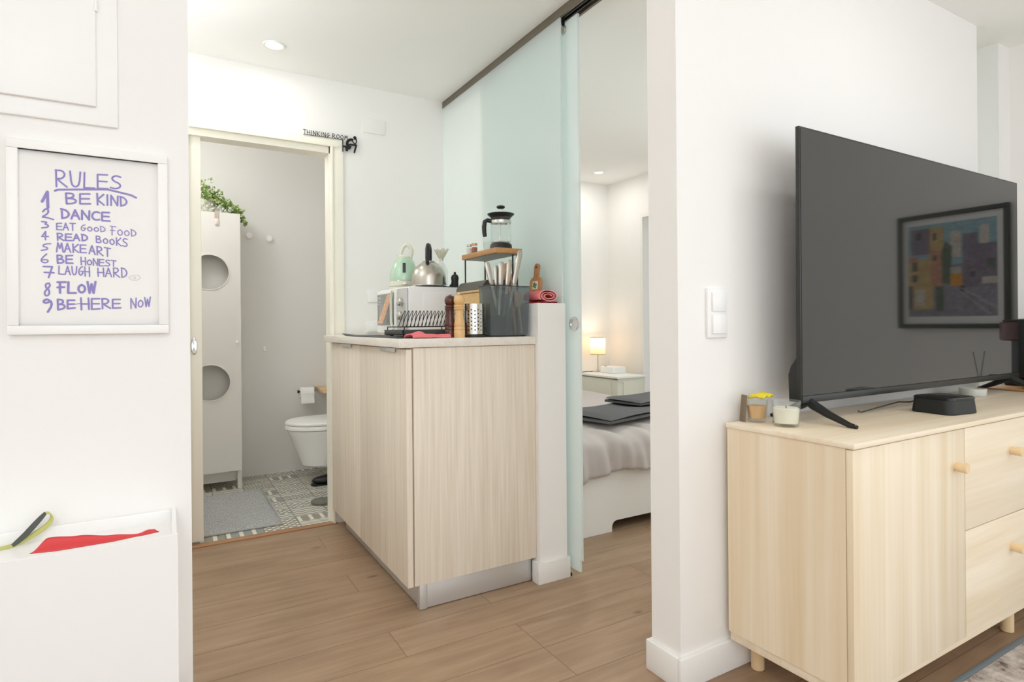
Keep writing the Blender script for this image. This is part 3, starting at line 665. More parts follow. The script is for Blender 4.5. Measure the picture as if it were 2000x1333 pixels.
# smoky caddy with knives
cx0, cx1, cy0, cy1, cz1 = 1.078, 1.258, 2.000, 2.090, 1.172
cdy = thing('cutlery_caddy', ((cx0+cx1)/2, (cy0+cy1)/2, WT), 'smoky grey transparent cutlery caddy full of knives', 'cutlery caddy')
t = MB(); th = .0025; tp = .006
def cad(mb, x0, x1, y0, y1, z0, z1):
    for poly in (((x0+tp, y0+tp), (x1-tp, y0+tp), (x1, y0), (x0, y0)), ((x1-tp, y0+tp), (x1-tp, y1-tp), (x1, y1), (x1, y0)), ((x1-tp, y1-tp), (x0+tp, y1-tp), (x0, y1), (x1, y1)), ((x0+tp, y1-tp), (x0+tp, y0+tp), (x0, y0), (x0, y1))):
        a, b, c, d = poly; vs = [mb.bm.verts.new(p) for p in ((*a, z0), (*b, z0), (*c, z1), (*d, z1))]; mb.bm.faces.new(vs)
    mb.bm.faces.new([mb.bm.verts.new(p) for p in ((x0+tp, y0+tp, z0), (x1-tp, y0+tp, z0), (x1-tp, y1-tp, z0), (x0+tp, y1-tp, z0))])
cad(t, cx0, cx1, cy0, cy1, WT+.006, cz1); t.build('basket', SMOKE, cdy, smooth=False)
MB().tube([(cx0, cy0, cz1), (cx1, cy0, cz1), (cx1, cy1, cz1), (cx0, cy1, cz1), (cx0, cy0, cz1)], .0022, 6).build('rim', DGREY, cdy)
MB().box(1.170, 1.172, cy0+.008, cy1-.008, WT+.008, cz1-.03).build('divider', SMOKE, cdy, smooth=False)
MB().box(cx0+.008, 1.168, cy0+.030, cy0+.034, WT+.009, WT+.085).build('inner_cup', DGREY, cdy, smooth=False)
MB().box(cx0+.012, cx1-.012, cy0+.012, cy1-.012, WT+.0005, WT+.006, .001).build('foot', DGREY, cdy)
def knife(x0, z0, x1, z1, y, label, blade=True):
    b = thing('knife', (x0, y, WT+.01), label, 'knife', 'steel knives in the caddy')
    d = (Vector((x1, 0, z1))-Vector((x0, 0, z0))).normalized(); p0 = Vector((x0, y, z0)); p1 = Vector((x1, y, z1)); m = p0.lerp(p1, .5)
    L = (p1-p0).length; q = p0
    MB().tube([q, q+d*.01, q+d*L*.3, q+d*L*.65, q+d*(L-.006), q+d*L], [.0040, .0055, .0058, .0066, .0060, .0035], 12, flat=1.9).build('handle', BRSTEEL, b)
    e = q-d*min(.165, (z0-WT-.014)/max(.3, d.z)); n = Vector((d.z, 0, -d.x))*.011
    t = MB(); vs = []
    for yy in (-.0008, .0008):
        vs.append([t.bm.verts.new(p+Vector((0, yy, 0))) for p in (q+n*.6, q-n*.6, e-n*.5, e+n*.1)])
    t.bm.faces.new(vs[0]); t.bm.faces.new(vs[1][::-1])
    for i in range(4): j = (i+1) % 4; t.bm.faces.new((vs[0][i], vs[1][i], vs[1][j], vs[0][j]))
    t.build('blade', STEEL, b, smooth=False)
knife(1.118, 1.176, 1.095, 1.268, 2.055, 'leftmost steel knife in the caddy, tilted outwards')
knife(1.143, 1.176, 1.140, 1.256, 2.062, 'short steel knife half hidden behind its neighbour in the caddy')
knife(1.152, 1.176, 1.158, 1.270, 2.045, 'upright steel knife in the middle of the caddy')
knife(1.184, 1.178, 1.198, 1.281, 2.05, 'steel knife second from the right in the caddy')
knife(1.213, 1.183, 1.245, 1.321, 2.045, 'tallest steel knife rising at the right of the caddy')
sp = thing('wooden_spoon', (1.225, 2.07, WT), 'wooden spoon standing in the smoky caddy', 'spoon')
MB().tube([(1.228, 2.06, WT+.012), (1.218, 2.062, WT+.10), (1.204, 2.068, WT+.20)], [.005, .0045, .005], 10).build('handle', BEECH, sp)
MB().ball((1.198, 2.070, 1.215), .019, (.75, .35, 1.7), 16).build('bowl', BEECH, sp)
sp = thing('wooden_spatula', (1.24, 2.03, WT), 'wooden spatula standing head down against the caddy side', 'spatula')
MB().tube([(1.238, 2.03, WT+.012), (1.226, 2.032, WT+.12)], [.005, .005], 10).build('handle', P('pale_beech', (196, 160, 128), .5), sp)
MB().box(1.212, 1.238, 2.030, 2.034, WT+.118, WT+.18, .0015).build('blade', P('pale_beech_blade', (200, 164, 132), .5), sp)
# cutting boards leaning on the fixed glass pane
def board(name, x, y, z, w_, h_, hl, ang, mat, label, mark=False, rz=0.):
    b = thing(name, (x, y, z), label, 'cutting board')
    n = 10; out = [(-w_/2+.004, 0), (w_/2-.004, 0), (w_/2, .004), (w_/2, h_-.012), (w_/2-.012, h_)]
    nk = w_*.17; out += [(nk+.006, h_), (nk, h_+.008)]; r = nk+.003; zc = h_+hl-r
    out += [(r*math.cos(a), zc+r*math.sin(a)) for a in [k*PI/n for k in range(n+1)]]
    out += [(-nk, h_+.008), (-nk-.006, h_), (-w_/2+.012, h_), (-w_/2, h_-.012), (-w_/2, .004)]
    R = Matrix.Translation((x, y, z)) @ Matrix.Rotation(rz, 4, 'Z') @ Matrix.Rotation(ang, 4, 'Y')
    MB().prism(out, 'X', 0, .010).xf(R).build('board', mat, b)
    MB().cyl((-.0008, 0, zc), .0055, .0116, 12, 'X').xf(R).build('hanging_hole', P('hole_shadow_brown', (70, 42, 24), .8), b)
    if mark:
        t = MB()
        t.box(-.0012, 0, -.022, .018, h_*.55, h_*.86).xf(R).build('painted_emblem', P('cream_paint', (226, 224, 200), .7), b, smooth=False)
        t = MB()
        for yy, zz, sc in ((-.010, .72, .007), (.004, .76, .009), (.0, .66, .008), (.010, .68, .006), (-.008, .62, .005)): t.ball((-.0013, yy, h_*zz), sc, (.08, 1, .7), 10)
        t.xf(R).build('painted_leaves', P('leaf_green_paint', (92, 128, 84), .7), b)
board('cutting_board', 1.337, 2.096, 1.1065, .082, .112, .060, .10, OLIVE, 'brown cutting board with painted emblem leaning on the glass behind the pink roll', True)
board('cutting_board', 1.236, 2.126, WT+.001, .062, .258, .045, .03, wood('tan_board_wood', (196, 142, 98), (222, 172, 126), (30, 30, 5)), 'plain tan cutting board standing behind the caddy knives', rz=PI/2)
# rolled pink towel on the partition
tr = thing('towel_roll', (1.335, 2.02, 1.106), 'rolled pink towel lying on the low partition', 'towel')
def roll(u, v):
    a = u*2.6*2*PI; r = .0085+.0235*u*(1+.05*math.sin(a*2.3)); wob = .0025*math.sin(v*7+a)
    return Vector((1.330+r*1.5*math.cos(a)+wob+.006*v, 1.972+.125*v+.004*math.sin(a), 1.106+.0285+r*.78*math.sin(a)))
MB().sheet(roll, 110, 10).build('roll', PINK, tr, solid=.0025)
MB().tube([roll(u/90, 0)+Vector((0, -.0015, 0)) for u in range(91)], .0013, 6).build('hem', PINKE, tr)
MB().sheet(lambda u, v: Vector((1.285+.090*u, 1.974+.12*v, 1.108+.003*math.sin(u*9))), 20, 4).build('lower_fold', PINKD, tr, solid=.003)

# microwave with things on top
mw = thing('microwave', (1.06, 2.68, WT), 'small white microwave oven on the worktop', 'microwave')
mx0, mx1, my0, my1, mz0, mz1 = .932, 1.205, 2.48, 2.878, .984, 1.195
MB().box(mx0, mx1, my0, my1, mz0, mz1, .006).build('body', WPLAS, mw)
MB().box(mx0+.07, mx1-.02, my0-.003, my0+.002, mz0+.02, mz1-.025, .002).build('side_panel', WPLAS, mw)
dw = MB().box(mx0-.016, mx0, 2.605, my1-.003, mz0+.004, mz1-.006, .004).build('door', WPLAS, mw)
MB().box(mx0-.0185, mx0-.0155, 2.628, my1-.016, mz0+.040, mz1-.022, .001).build('window', P('microwave_window', (128, 134, 132), .15), dw)
t = MB(); cpts = []
for yy, zz in ((2.612, mz1-.014), (2.620, mz1-.022), (2.632, mz1-.050), (2.632, mz0+.055), (2.620, mz0+.030), (2.608, mz0+.020)): cpts.append((mx0-.028, yy, zz))
t.tube(cpts, .0062, 10).build('handle', CREAMP, dw)
MB().prism([(2.775, mz0+.048), (2.855, mz0+.048), (2.710, mz1-.026), (2.640, mz1-.026)], 'X', mx0-.0196, mx0-.0186).build('food_picture_sticker', wood('printed_food_picture', (240, 216, 180), (208, 116, 84), (60, 60, 60), .4, .6), dw, smooth=False)
t = MB()
for k in range(6): t.box(mx0-.0196, mx0-.0186, 2.800, 2.856, mz1-.036-k*.0065, mz1-.034-k*.0065)
t.build('printed_lines', P('pale_print', (205, 208, 204), .5), dw, smooth=False)
MB().box(mx0-.010, mx0, my0+.004, 2.600, mz0+.004, mz1-.006, .003).build('control_panel', P('silver_panel', (206, 206, 203), .35, .3), mw)
for z in (1.128, 1.066):
    k_ = MB().cyl((mx0-.026, 2.542, z), .019, .017, 24, 'X', .003).build('knob', STEEL, mw)
    MB().box(mx0-.031, mx0-.025, 2.539, 2.545, z-.018, z+.018, .001).build('grip', BRSTEEL, k_)
for x in (mx0+.03, mx1-.03):
    for y in (my0+.03, my1-.03): MB().cyl((x, y, WT), .011, .011, 12).build('foot', BLACK, mw)
MT = 1.1955
kt = thing('electric_kettle', (1.016, 2.765, MT), 'mint green electric kettle with cream handle on the microwave', 'kettle')
kx, ky = 1.018, 2.765
MB().lathe([(0, 0), (.071, 0), (.072, .004), (.072, .010), (.068, .014), (0, .014)], (kx, ky, MT), 40).build('power_base', CREAMP, kt)
MB().lathe([(.066, .014), (.0715, .016), (.0715, .040), (.069, .043), (.0, .043)], (kx, ky, MT), 40).build('lower_band', CREAMP, kt)
MB().lathe([(.0716, .015), (.0735, .0165), (.0716, .018)], (kx, ky, MT), 40).lathe([(.0712, .0395), (.073, .041), (.0705, .043)], (kx, ky, MT), 40).build('chrome_rings', CHROME, kt)
MB().lathe([(.069, .043), (.0695, .060), (.066, .085), (.058, .112), (.047, .136), (.036, .152), (.030, .158), (0, .159)], (kx, ky, MT), 40).build('body', MINT, kt)
MB().lathe([(.031, .157), (.031, .161), (.024, .167), (0, .169)], (kx, ky, MT), 32).build('lid', CREAMP, kt)
# handle arches in the plane facing the room corner
ha = Vector((.84, -.54, 0)).normalized()
def kp(s, h): return (kx+ha.x*s, ky+ha.y*s, MT+h)
MB().tube([kp(-.040, .172), kp(-.034, .172), kp(-.024, .166), kp(-.020, .150)], [.004, .005, .006, .006], 10).build('spout_lever', CREAMP, kt)
MB().tube([kp(-.016, .158), kp(-.014, .180), kp(-.004, .208), kp(.012, .220), kp(.028, .212), kp(.038, .190), kp(.036, .165), kp(.034, .152)], [.006, .007, .0085, .0095, .0105, .0105, .0075, .006], 12).build('handle', CREAMP, kt)
fd_ = Vector((-.35, -.94, 0)).normalized()
MB().box(-.0075, .0075, -.004, .004, 0, .05, .002).rot((0, 0, 0), 'X', -.28).xf(Matrix.Translation((kx+fd_.x*.0655, ky+fd_.y*.0655, MT+.078)) @ Matrix.Rotation(-.36, 4, 'Z')).build('water_gauge', DGREY, kt)
MB().box(-.014, .014, -.003, .003, 0, .012, .001).xf(Matrix.Translation((kx+fd_.x*.0712, ky+fd_.y*.0712, MT+.021)) @ Matrix.Rotation(-.36, 4, 'Z')).build('badge', BRSTEEL, kt)
tag(MB().box(.985, 1.203, 2.484, 2.69, MT+.0002, MT+.003, .001).build('tray_mat', DGREY), 'thin dark mat on the microwave under the steel kettle', 'mat')
MT += .0032
sk = thing('stovetop_kettle', (1.066, 2.57, MT), 'brushed steel stovetop kettle with black handle on the microwave', 'kettle')
sx, sy = 1.066, 2.57
MB().lathe([(0, 0), (.079, 0), (.081, .003), (.081, .008), (.080, .045), (.077, .060), (.070, .078), (.058, .094), (.043, .107), (.028, .115), (0, .118)], (sx, sy, MT), 48).build('body', BRSTEEL, sk)
MB().lathe([(.081, .001), (.083, .004), (.081, .007)], (sx, sy, MT), 48).build('base_rim', STEEL, sk)
MB().lathe([(.029, .115), (.029, .119), (.014, .123), (0, .124)], (sx, sy, MT), 24).build('lid', BRSTEEL, sk)
hv = Vector((.50, .86, 0)).normalized()
def sp_(s, h): return (sx+hv.x*s, sy+hv.y*s, MT+h)
MB().tube([sp_(-.046, .100), sp_(-.050, .130), sp_(-.040, .172), sp_(-.018, .192), sp_(.008, .194), sp_(.034, .178), sp_(.046, .140), sp_(.044, .104)], [.007, .0095, .0105, .0105, .0105, .0105, .009, .007], 12).build('handle', BLACK, sk)
MB().tube([sp_(.060, .075), sp_(.078, .095), sp_(.088, .108)], [.016, .012, .010], 14).build('spout', BRSTEEL, sk)
dc = thing('glass_decanter', (1.164, 2.65, MT), 'clear glass bottle with crinkled flared top behind the steel kettle', 'bottle')
MB().lathe([(0, .001), (.030, .001), (.032, .006), (.032, .085), (.024, .108), (.012, .124), (.010, .140)], (1.164, 2.65, MT), 28).build('bottle', GLASS, dc)
def flare(u, v):
    a = 2*PI*u; r = .008+.024*v**.8*(1+.22*math.sin(a*7)); return Vector((1.164+r*math.cos(a), 2.65+r*math.sin(a), MT+.142+.046*v+.005*math.sin(a*7+1)*v))
MB().sheet(flare, 56, 6).build('flared_top', glassy('crinkled_film', (226, 224, 212), keep=.55), dc)
MB().cyl((1.164, 2.65, MT+.136), .0105, .008, 16).build('tie', BRSTEEL, dc)
gd = thing('spice_grinder', (1.168, 2.505, MT), 'small black spice grinder at the rear edge of the microwave top', 'grinder')
MB().lathe([(0, 0), (.015, 0), (.017, .006), (.016, .026), (.018, .034), (.018, .046), (.012, .056), (.005, .058), (0, .058)], (1.168, 2.505, MT), 24).build('body', BLACK, gd)
MB().lathe([(0, .058), (.005, .058), (.006, .064), (.003, .069), (0, .07)], (1.168, 2.505, MT), 16).build('knob', BLACK, gd)
tag(MB().prism([(2.53, MT), (2.57, MT), (2.565, MT+.012), (2.55, MT+.016), (2.54, MT+.030), (2.532, MT+.026)], 'X', 1.168, 1.19).build('clip', BLACK), 'small black clip lying between the steel kettle and the grinder', 'clip')
# bread bin
bb = thing('bread_bin', (1.17, 2.22, WT), 'bamboo bread bin with dark grey lid behind the mills', 'bread bin')
by0, by1, bx0, bx1, bz = 2.112, 2.345, 1.105, 1.235, 1.168
MB().box(bx0, bx0+.010, by0, by1, WT+.002, bz-.014, .001).box(bx1-.01, bx1, by0, by1, WT+.002, bz).box(bx0+.010, bx1-.010, by0, by0+.01, WT+.002, bz).box(bx0+.010, bx1-.010, by1-.01, by1, WT+.002, bz).box(bx0+.01, bx1-.01, by0+.01, by1-.01, WT+.002, WT+.010).build('box', BAMBOO, bb)
MB().box(bx0-.006, bx0+.012, by0-.003, by1+.003, bz-.013, bz-.004, .0015).build('front_lip', BAMBOO, bb)
t = MB(); t.prism([(bx0-.004, bz-.003), (bx0-.002, bz+.010), (bx0+.018, bz+.034), (bx1-.02, bz+.038), (bx1, bz+.034), (bx1, bz-.003)], 'Y', by0-.004, by1+.004).build('lid', P('dark_olive_grey_metal', (84, 82, 72), .4, .2), bb)
# wooden shelf on thin legs with the press and jars
SH = 1.335
ss = thing('counter_shelf', (1.21, 2.26, WT), 'small oak shelf on thin black legs above the bread bin', 'shelf')
MB().box(1.160, 1.285, 2.098, 2.415, SH-.022, SH, .002).build('shelf_board', BEECH, ss)
MB().box(1.168, 1.277, 2.106, 2.407, SH-.024, SH-.0215).build('metal_plate', P('grey_underside_metal', (150, 146, 138), .5, .3), ss)
for x, y in ((1.172, 2.402), (1.272, 2.402), (1.250, 2.108), (1.272, 2.118)):
    if (x, y) == (1.250, 2.108): continue
    MB().cyl((x, y, WT), .0035, SH-.024-WT, 10).build('leg', BLACKM, ss)
MB().cyl((1.243, 2.104, WT), .0035, SH-.024-WT, 10).build('leg', BLACKM, ss)
fp = thing('french_press', (1.217, 2.155, SH), 'glass french press with black lid and handle on the oak shelf', 'coffee press')
fx, fy = 1.217, 2.155
MB().lathe([(.040, .012), (.042, .018), (.041, .125), (.043, .131)], (fx, fy, SH), 36).build('glass_beaker', GLASS, fp)
MB().lathe([(0, 0), (.044, 0), (.046, .003), (.045, .018), (.042, .022), (.041, .016), (0, .015)], (fx, fy, SH), 36).build('base', BLACK, fp)
MB().lathe([(.040, .128), (.045, .135), (.056, .144), (.0565, .147), (.03, .151), (.012, .152), (0, .153)], (fx, fy, SH), 36).build('lid', BLACK, fp)
MB().lathe([(.0425, .108), (.044, .108), (.044, .118), (.0425, .118)], (fx, fy, SH), 36).build('collar', STEEL, fp)
MB().cyl((fx, fy, SH+.024), .0022, .148, 10).build('plunger_rod', STEEL, fp)
MB().lathe([(0, .026), (.038, .026), (.039, .029), (.038, .032), (0, .032)], (fx, fy, SH), 28).build('plunger_disc', STEEL, fp)
MB().lathe([(0, .170), (.013, .170), (.018, .174), (.017, .180), (.010, .183), (0, .183)], (fx, fy, SH), 24).build('knob', BLACK, fp)
hl = Vector((-.86, .51, 0))
def fpp(s, h): return (fx+hl.x*s, fy+hl.y*s, SH+h)
MB().tube([fpp(.038, .118), fpp(.056, .122), fpp(.066, .117), fpp(.070, .095), fpp(.069, .070), fpp(.066, .054)], [.009, .009, .0095, .0095, .009, .008], 12).build('handle', BLACK, fp)
def jar(x, y, label, lidm, fill):
    j = thing('spice_jar', (x, y, SH), label, 'jar', 'spice jars on the oak shelf')
    MB().lathe([(0, .001), (.0125, .001), (.0135, .004), (.0135, .034), (.011, .040)], (x, y, SH), 20).build('jar_glass', GLASS, j)
    if fill: MB().cyl((x, y, SH+.003), .0118, .026, 16).build('contents', fill, j)
    MB().cyl((x, y, SH+.038), .0125, .009, 20, bev=.001).build('lid', lidm, j)
jar(1.187, 2.39, 'clear spice jar with grey lid at the far end of the oak shelf', BRSTEEL, P('white_salt', (232, 228, 220), .9))
jar(1.190, 2.345, 'spice jar with copper lid and brown contents on the oak shelf', COPPER, SPICE)
gl_ = tag(MB().lathe([(0, .001), (.020, .001), (.022, .004), (.026, .046), (.0248, .046), (.021, .006), (0, .005)], (1.225, 2.275, SH), 28).build('drinking_glass', GLASS), 'clear empty glass between the spice jars and the french press', 'glass')

# ------------------------------------------------------------------ bathroom
CABW = P('warm_white_cabinet', (230, 227, 220), .5)
tc = thing('tall_cabinet', (.18, 4.25, 0), 'tall white bathroom cabinet with round door cut-outs', 'cabinet')
X0, X1, YF, YB = -.13, .428, 4.10, 4.405
MB().box(X0, X0+.016, YF+.018, YB, .125, 1.737).box(X1-.016, X1, YF+.018, YB, .125, 1.737).box(X0+.016, X1-.016, YF+.018, YB, 1.720, 1.737).box(X0+.016, X1-.016, YF+.018, YB, .125, .141).box(X0+.016, X1-.016, YB-.008, YB, .141, 1.72).box(X0+.016, X1-.016, YF+.018, YB-.008, .94, .956).build('body', CABW, tc)
def door_with_holes():
    bm = bmesh.new(); hs = [(.252, 1.362, .106), (.252, .677, .109)]
    # panel split in bands round each circle
    def quad(a, b, c, d, y): bm.faces.new([bm.verts.new((p[0], y, p[1])) for p in (a, b, c, d)])
    xl, xr, zb, zt = .136, X1-.002, .118, 1.735; x_l = X0+.002; n = 48
    for y in (YF, YF+.018):
        edges = [zb, hs[1][1]-.13, hs[1][1]+.13, hs[0][1]-.13, hs[0][1]+.13, zt]
        for k in (0, 2, 4): quad((x_l, edges[k]), (xr, edges[k]), (xr, edges[k+1]), (x_l, edges[k+1]), y)
        for (cx_, cz_, r_), (z0_, z1_) in zip(hs, ((edges[3], edges[4]), (edges[1], edges[2]))):
            def outer(a):
                dx, dz = math.cos(a), math.sin(a); s_ = min(((xr-cx_) if dx > 0 else (x_l-cx_))/dx if abs(dx) > 1e-6 else 9, ((z1_-cz_) if dz > 0 else (z0_-cz_))/dz if abs(dz) > 1e-6 else 9)
                return (cx_+dx*s_, cz_+dz*s_)
            cor = sorted([math.atan2(q-cz_, p-cx_) % (2*PI) for p in (x_l, xr) for q in (z0_, z1_)] + [2*PI*i/n for i in range(n)])
            for a, b in zip(cor, cor[1:]+[cor[0]+2*PI]):
                quad((cx_+r_*math.cos(a), cz_+r_*math.sin(a)), (cx_+r_*math.cos(b), cz_+r_*math.sin(b)), outer(b), outer(a), y)
    for cx_, cz_, r_ in hs:
        for i in range(n):
            a, b = 2*PI*i/n, 2*PI*(i+1)/n
            bm.faces.new([bm.verts.new((cx_+r_*math.cos(q), yy, cz_+r_*math.sin(q))) for q, yy in ((a, YF), (b, YF), (b, YF+.018), (a, YF+.018))])
    for p, q in (((x_l, zb), (xr, zb)), ((xr, zb), (xr, zt)), ((xr, zt), (x_l, zt)), ((x_l, zt), (x_l, zb))):
        bm.faces.new([bm.verts.new(v) for v in ((p[0], YF, p[1]), (q[0], YF, q[1]), (q[0], YF+.018, q[1]), (p[0], YF+.018, p[1]))])
    m = MB(); m.bm = bm; return m
MB().box(X0+.017, X1-.017, YF+.10, YF+.107, .142, 1.719).build('inner_panel', CABW, tc)
dd = door_with_holes().build('door', CABW, tc, smooth=False)
for cz_, r_ in ((1.362, .106), (.677, .109)):
    MB().lathe([(r_, -.004), (r_+.006, -.004), (r_+.006, .0), (r_, .0)], (.252, YF, cz_), 48, 'Y').build('round_rim', CABW, dd)
MB().box(X0, X1-.03, YF+.10, YF+.115, .035, .125).build('lower_rail', CABW, tc)
for x in (X0, X1-.026):
    for y in (YF+.02, YB-.03): MB().box(x, x+.026, y, y+.026, 0, .125, .001).build('leg', CABW, tc)
oh = thing('over_door_hook', (.292, YF, 1.66), 'small pale hook hung over the top of the tall cabinet door', 'hook')
MB().box(.281, .303, YF-.006, YF-.0045, 1.69, 1.742).box(.281, .303, YF-.006, YF+.03, 1.741, 1.743).build('strap', P('rosy_steel', (196, 176, 168), .4, .6), oh)
MB().box(.280, .304, YF-.012, YF-.006, 1.655, 1.695, .003).box(.289, .295, YF-.016, YF-.012, 1.662, 1.682, .001).build('hook_body', P('rosy_white_plastic', (232, 220, 212), .5), oh)
def knobhook(x, y, z, label):
    k = thing('wall_hook', (x, y, z), label, 'wall hook', 'white knobs on the bathroom wall')
    MB().cyl((x, y-.020, z), .008, .021, 14, 'Y').build('stem', CHROME, k)
    MB().lathe([(0, -.036), (.014, -.036), (.021, -.031), (.021, -.026), (.014, -.020), (0, -.020)], (x, y, z), 24, 'Y').build('knob', CERAM, k)
knobhook(.511, 4.42, 1.642, 'round white wall hook nearest the tall cabinet')
knobhook(.640, 4.42, 1.632, 'round white wall hook farther right on the bathroom wall')
tag(MB().box(.598, .615, 4.405, 4.42, .852, .888, .003).build('wall_hook', P('bright_white_plastic', (250, 250, 248), .3)), 'tiny white rectangular hook low on the bathroom wall', 'wall hook', 'small adhesive hooks')
tag(MB().box(.394, .408, YF-.012, YF, .918, .936, .003).build('wall_hook', P('bright_white_plastic', (250, 250, 248), .3)), 'tiny white hook stuck on the tall cabinet door', 'wall hook', 'small adhesive hooks')
# trailing plant in a pale basket on the cabinet
pp = thing('potted_plant', (.25, 4.26, 1.737), 'trailing green plant in pale basket on the tall cabinet', 'plant')
t = MB().lathe([(0, 0), (.052, 0), (.060, .03), (.064, .085), (.058, .085), (.054, .03), (0, .01)], (.235, 4.24, 1.738), 24).build('basket', WICKER, pp)
rnd = random.Random(5)
def leaves(n, fn, size):
    m = MB()
    for _ in range(n):
        c, dirn = fn(); s_ = size*rnd.uniform(.6, 1.2); d = Vector(dirn).normalized(); a = d.cross(Vector((rnd.uniform(-1, 1), rnd.uniform(-1, 1), rnd.uniform(-1, 1)))).normalized()
        c = Vector(c); pts = [c, c+d*s_*.5+a*s_*.42, c+d*s_, c+d*s_*.5-a*s_*.42]; m.bm.faces.new([m.bm.verts.new(p) for p in pts])
    return m
def crown():
    u = rnd.random(); x = .215+.215*u; hh = .155*(1-u)**1.1+.012; z = 1.745+rnd.uniform(.35, 1)*hh+.06*(1-u)*rnd.random()
    return (x+rnd.uniform(-.03, .03), 4.20+rnd.uniform(-.07, .08), z), (rnd.uniform(-1, 1), rnd.uniform(-1, .4), rnd.uniform(-.4, 1))
leaves(430, crown, .022).build('foliage', LEAF, pp, smooth=False); leaves(260, crown, .019).build('pale_foliage', LEAF2, pp, smooth=False)
def trail():
    u = rnd.random(); return (.437+.022*u+rnd.uniform(-.006, .010), 4.16+rnd.uniform(-.04, .04), 1.742-.065*u), (rnd.uniform(-1, 1), rnd.uniform(-1, 0), rnd.uniform(-1, .3))
leaves(60, trail, .020).build('trailing_stem', LEAF, pp, smooth=False)
leaves(120, lambda: ((.17+.22*rnd.random(), 4.13+rnd.uniform(-.01, .06), 1.742+.04*rnd.random()), (rnd.uniform(-1, 1), -1, rnd.uniform(-.5, 1))), .020).build('white_buds', P('white_bud', (232, 234, 222), .8), pp, smooth=False)
# toilet
to = thing('toilet', (.95, 4.0, .1), 'white wall-hung toilet with closed lid', 'toilet')
TXL, TXR, TYC, TW = .672, 1.30, 4.02, .19
def topline(n=40, s=1., xr=TXR):
    pts = []
    for i in range(n+1):
        a = PI/2 + PI*i/n; pts.append((TXL+.22*s + .22*s*math.cos(a) + (1-s)*.0, TYC + TW*s*math.sin(a)))
    return [(xr, TYC+TW*s)] + pts + [(xr, TYC-TW*s)]
def loft(rows):
    m = MB(); R = []
    for pts, z in rows: R.append([m.bm.verts.new((x, y, z)) for x, y in pts])
    for a, b in zip(R, R[1:]):
        for i in range(len(a)): j = (i+1) % len(a); m.bm.faces.new((a[i], a[j], b[j], b[i]))
    m.bm.faces.new(R[0][::-1]); m.bm.faces.new(R[-1]); return m
def shp(s, dx): return [(min(TXR, x+dx) if x < TXR else TXR, y) for x, y in topline(40, s)]
loft([(shp(.52, .125), .112), (shp(.60, .10), .125), (shp(.74, .065), .22), (shp(.88, .03), .31), (shp(.95, .012), .352), (shp(.95, .012), .358)]).build('bowl', CERAM, to)
loft([(shp(.97, .004), .362), (shp(1.0, 0), .364), (shp(1.0, 0), .384), (shp(.98, .004), .390)]).build('seat', WLAC, to)
loft([(shp(.98, .006), .392), (shp(1.0, .0), .394), (shp(1.0, .0), .404), (shp(.96, .01), .412), (shp(.8, .06), .416)]).build('lid', WLAC, to)
tp_ = thing('paper_holder', (.86, 4.40, .56), 'black wall bar holding the toilet paper', 'paper holder')
MB().tube([(.810, 4.335, .566), (.924, 4.335, .566)], .006, 10).tube([(.920, 4.335, .566), (.920, 4.42, .566)], .006, 10).build('bar', BLACKM, tp_)
MB().cyl((.808, 4.335, .566), .011, .008, 16, 'X').build('end_cap', BLACKM, tp_)
MB().cyl((.920, 4.412, .566), .018, .008, 16, 'Y').build('wall_plate', BLACKM, tp_)
tr_ = thing('toilet_paper', (.865, 4.335, .5), 'white roll of toilet paper on the black bar', 'toilet paper')
MB().lathe([(.018, 0), (.040, 0), (.040, .092), (.018, .092), (.018, 0)], (.822, 4.335, .555), 32, 'X').build('roll', PAPER, tr_)
MB().sheet(lambda u, v: Vector((.824+.088*u, 4.294+.003*math.sin(v*5), .555-.070*v)), 6, 8).build('loose_sheet', PAPER, tr_)
vs_ = thing('vanity_shelf', (1.13, 4.1, .56), 'light wooden vanity top beyond the toilet', 'shelf')
MB().box(.942, 1.315, 4.16, 4.415, .562, .590, .002).build('board', wood('light_oak_board', (206, 172, 128), (226, 196, 154), (4, 20, 20)), vs_)
MB().box(1.20, 1.22, 4.2, 4.4, .48, .562).build('bracket', BLACKM, vs_)
def bmf(u, v):
    x = -.12+.645*u; y = 3.245+.74*v; e = min(u, 1-u, v*1.1, 1-v)
    return Vector((x+.004*math.sin(v*8), y+.006*math.sin(u*5), .004+.011*min(1, e*30)+.0015*math.sin(u*60)*math.sin(v*50)))
bt = thing('bath_mat', (.2, 3.6, 0), 'grey ribbed bath mat on the patterned tiles', 'bath mat')
MB().sheet(bmf, 60, 60).build('pile', BMAT, bt)
MB().tube([(-.12, 3.243, .006), (.1, 3.247, .006), (.3, 3.249, .006), (.525, 3.243, .006), (.527, 3.6, .006), (.525, 3.985, .006), (-.12, 3.985, .006), (-.12, 3.243, .006)], .006, 8).build('hem', P('light_grey_hem', (178, 178, 174), .9), bt)
sl = tag(MB().lathe([(0, 0), (.062, 0), (.066, .004), (.066, .010), (.058, .015), (.02, .017), (0, .017)], (.792, 3.53, .001), 36).build('scale_disc', P('grey_rubber', (112, 112, 102), .5)), 'flat grey round disc on the tiles near the door frame', 'disc')
sp2 = thing('slipper', (.93, 3.93, 0), 'black slipper on the tiles below the toilet', 'slipper')
MB().ball((.93, 3.935, .030), 1, (.115, .042, .030), 24).build('upper', BLACK, sp2)
MB().prism(rrect(.935, 3.935, .125, .043, .042, 0), 'Z', .001, .010).build('sole', BLACK, sp2)

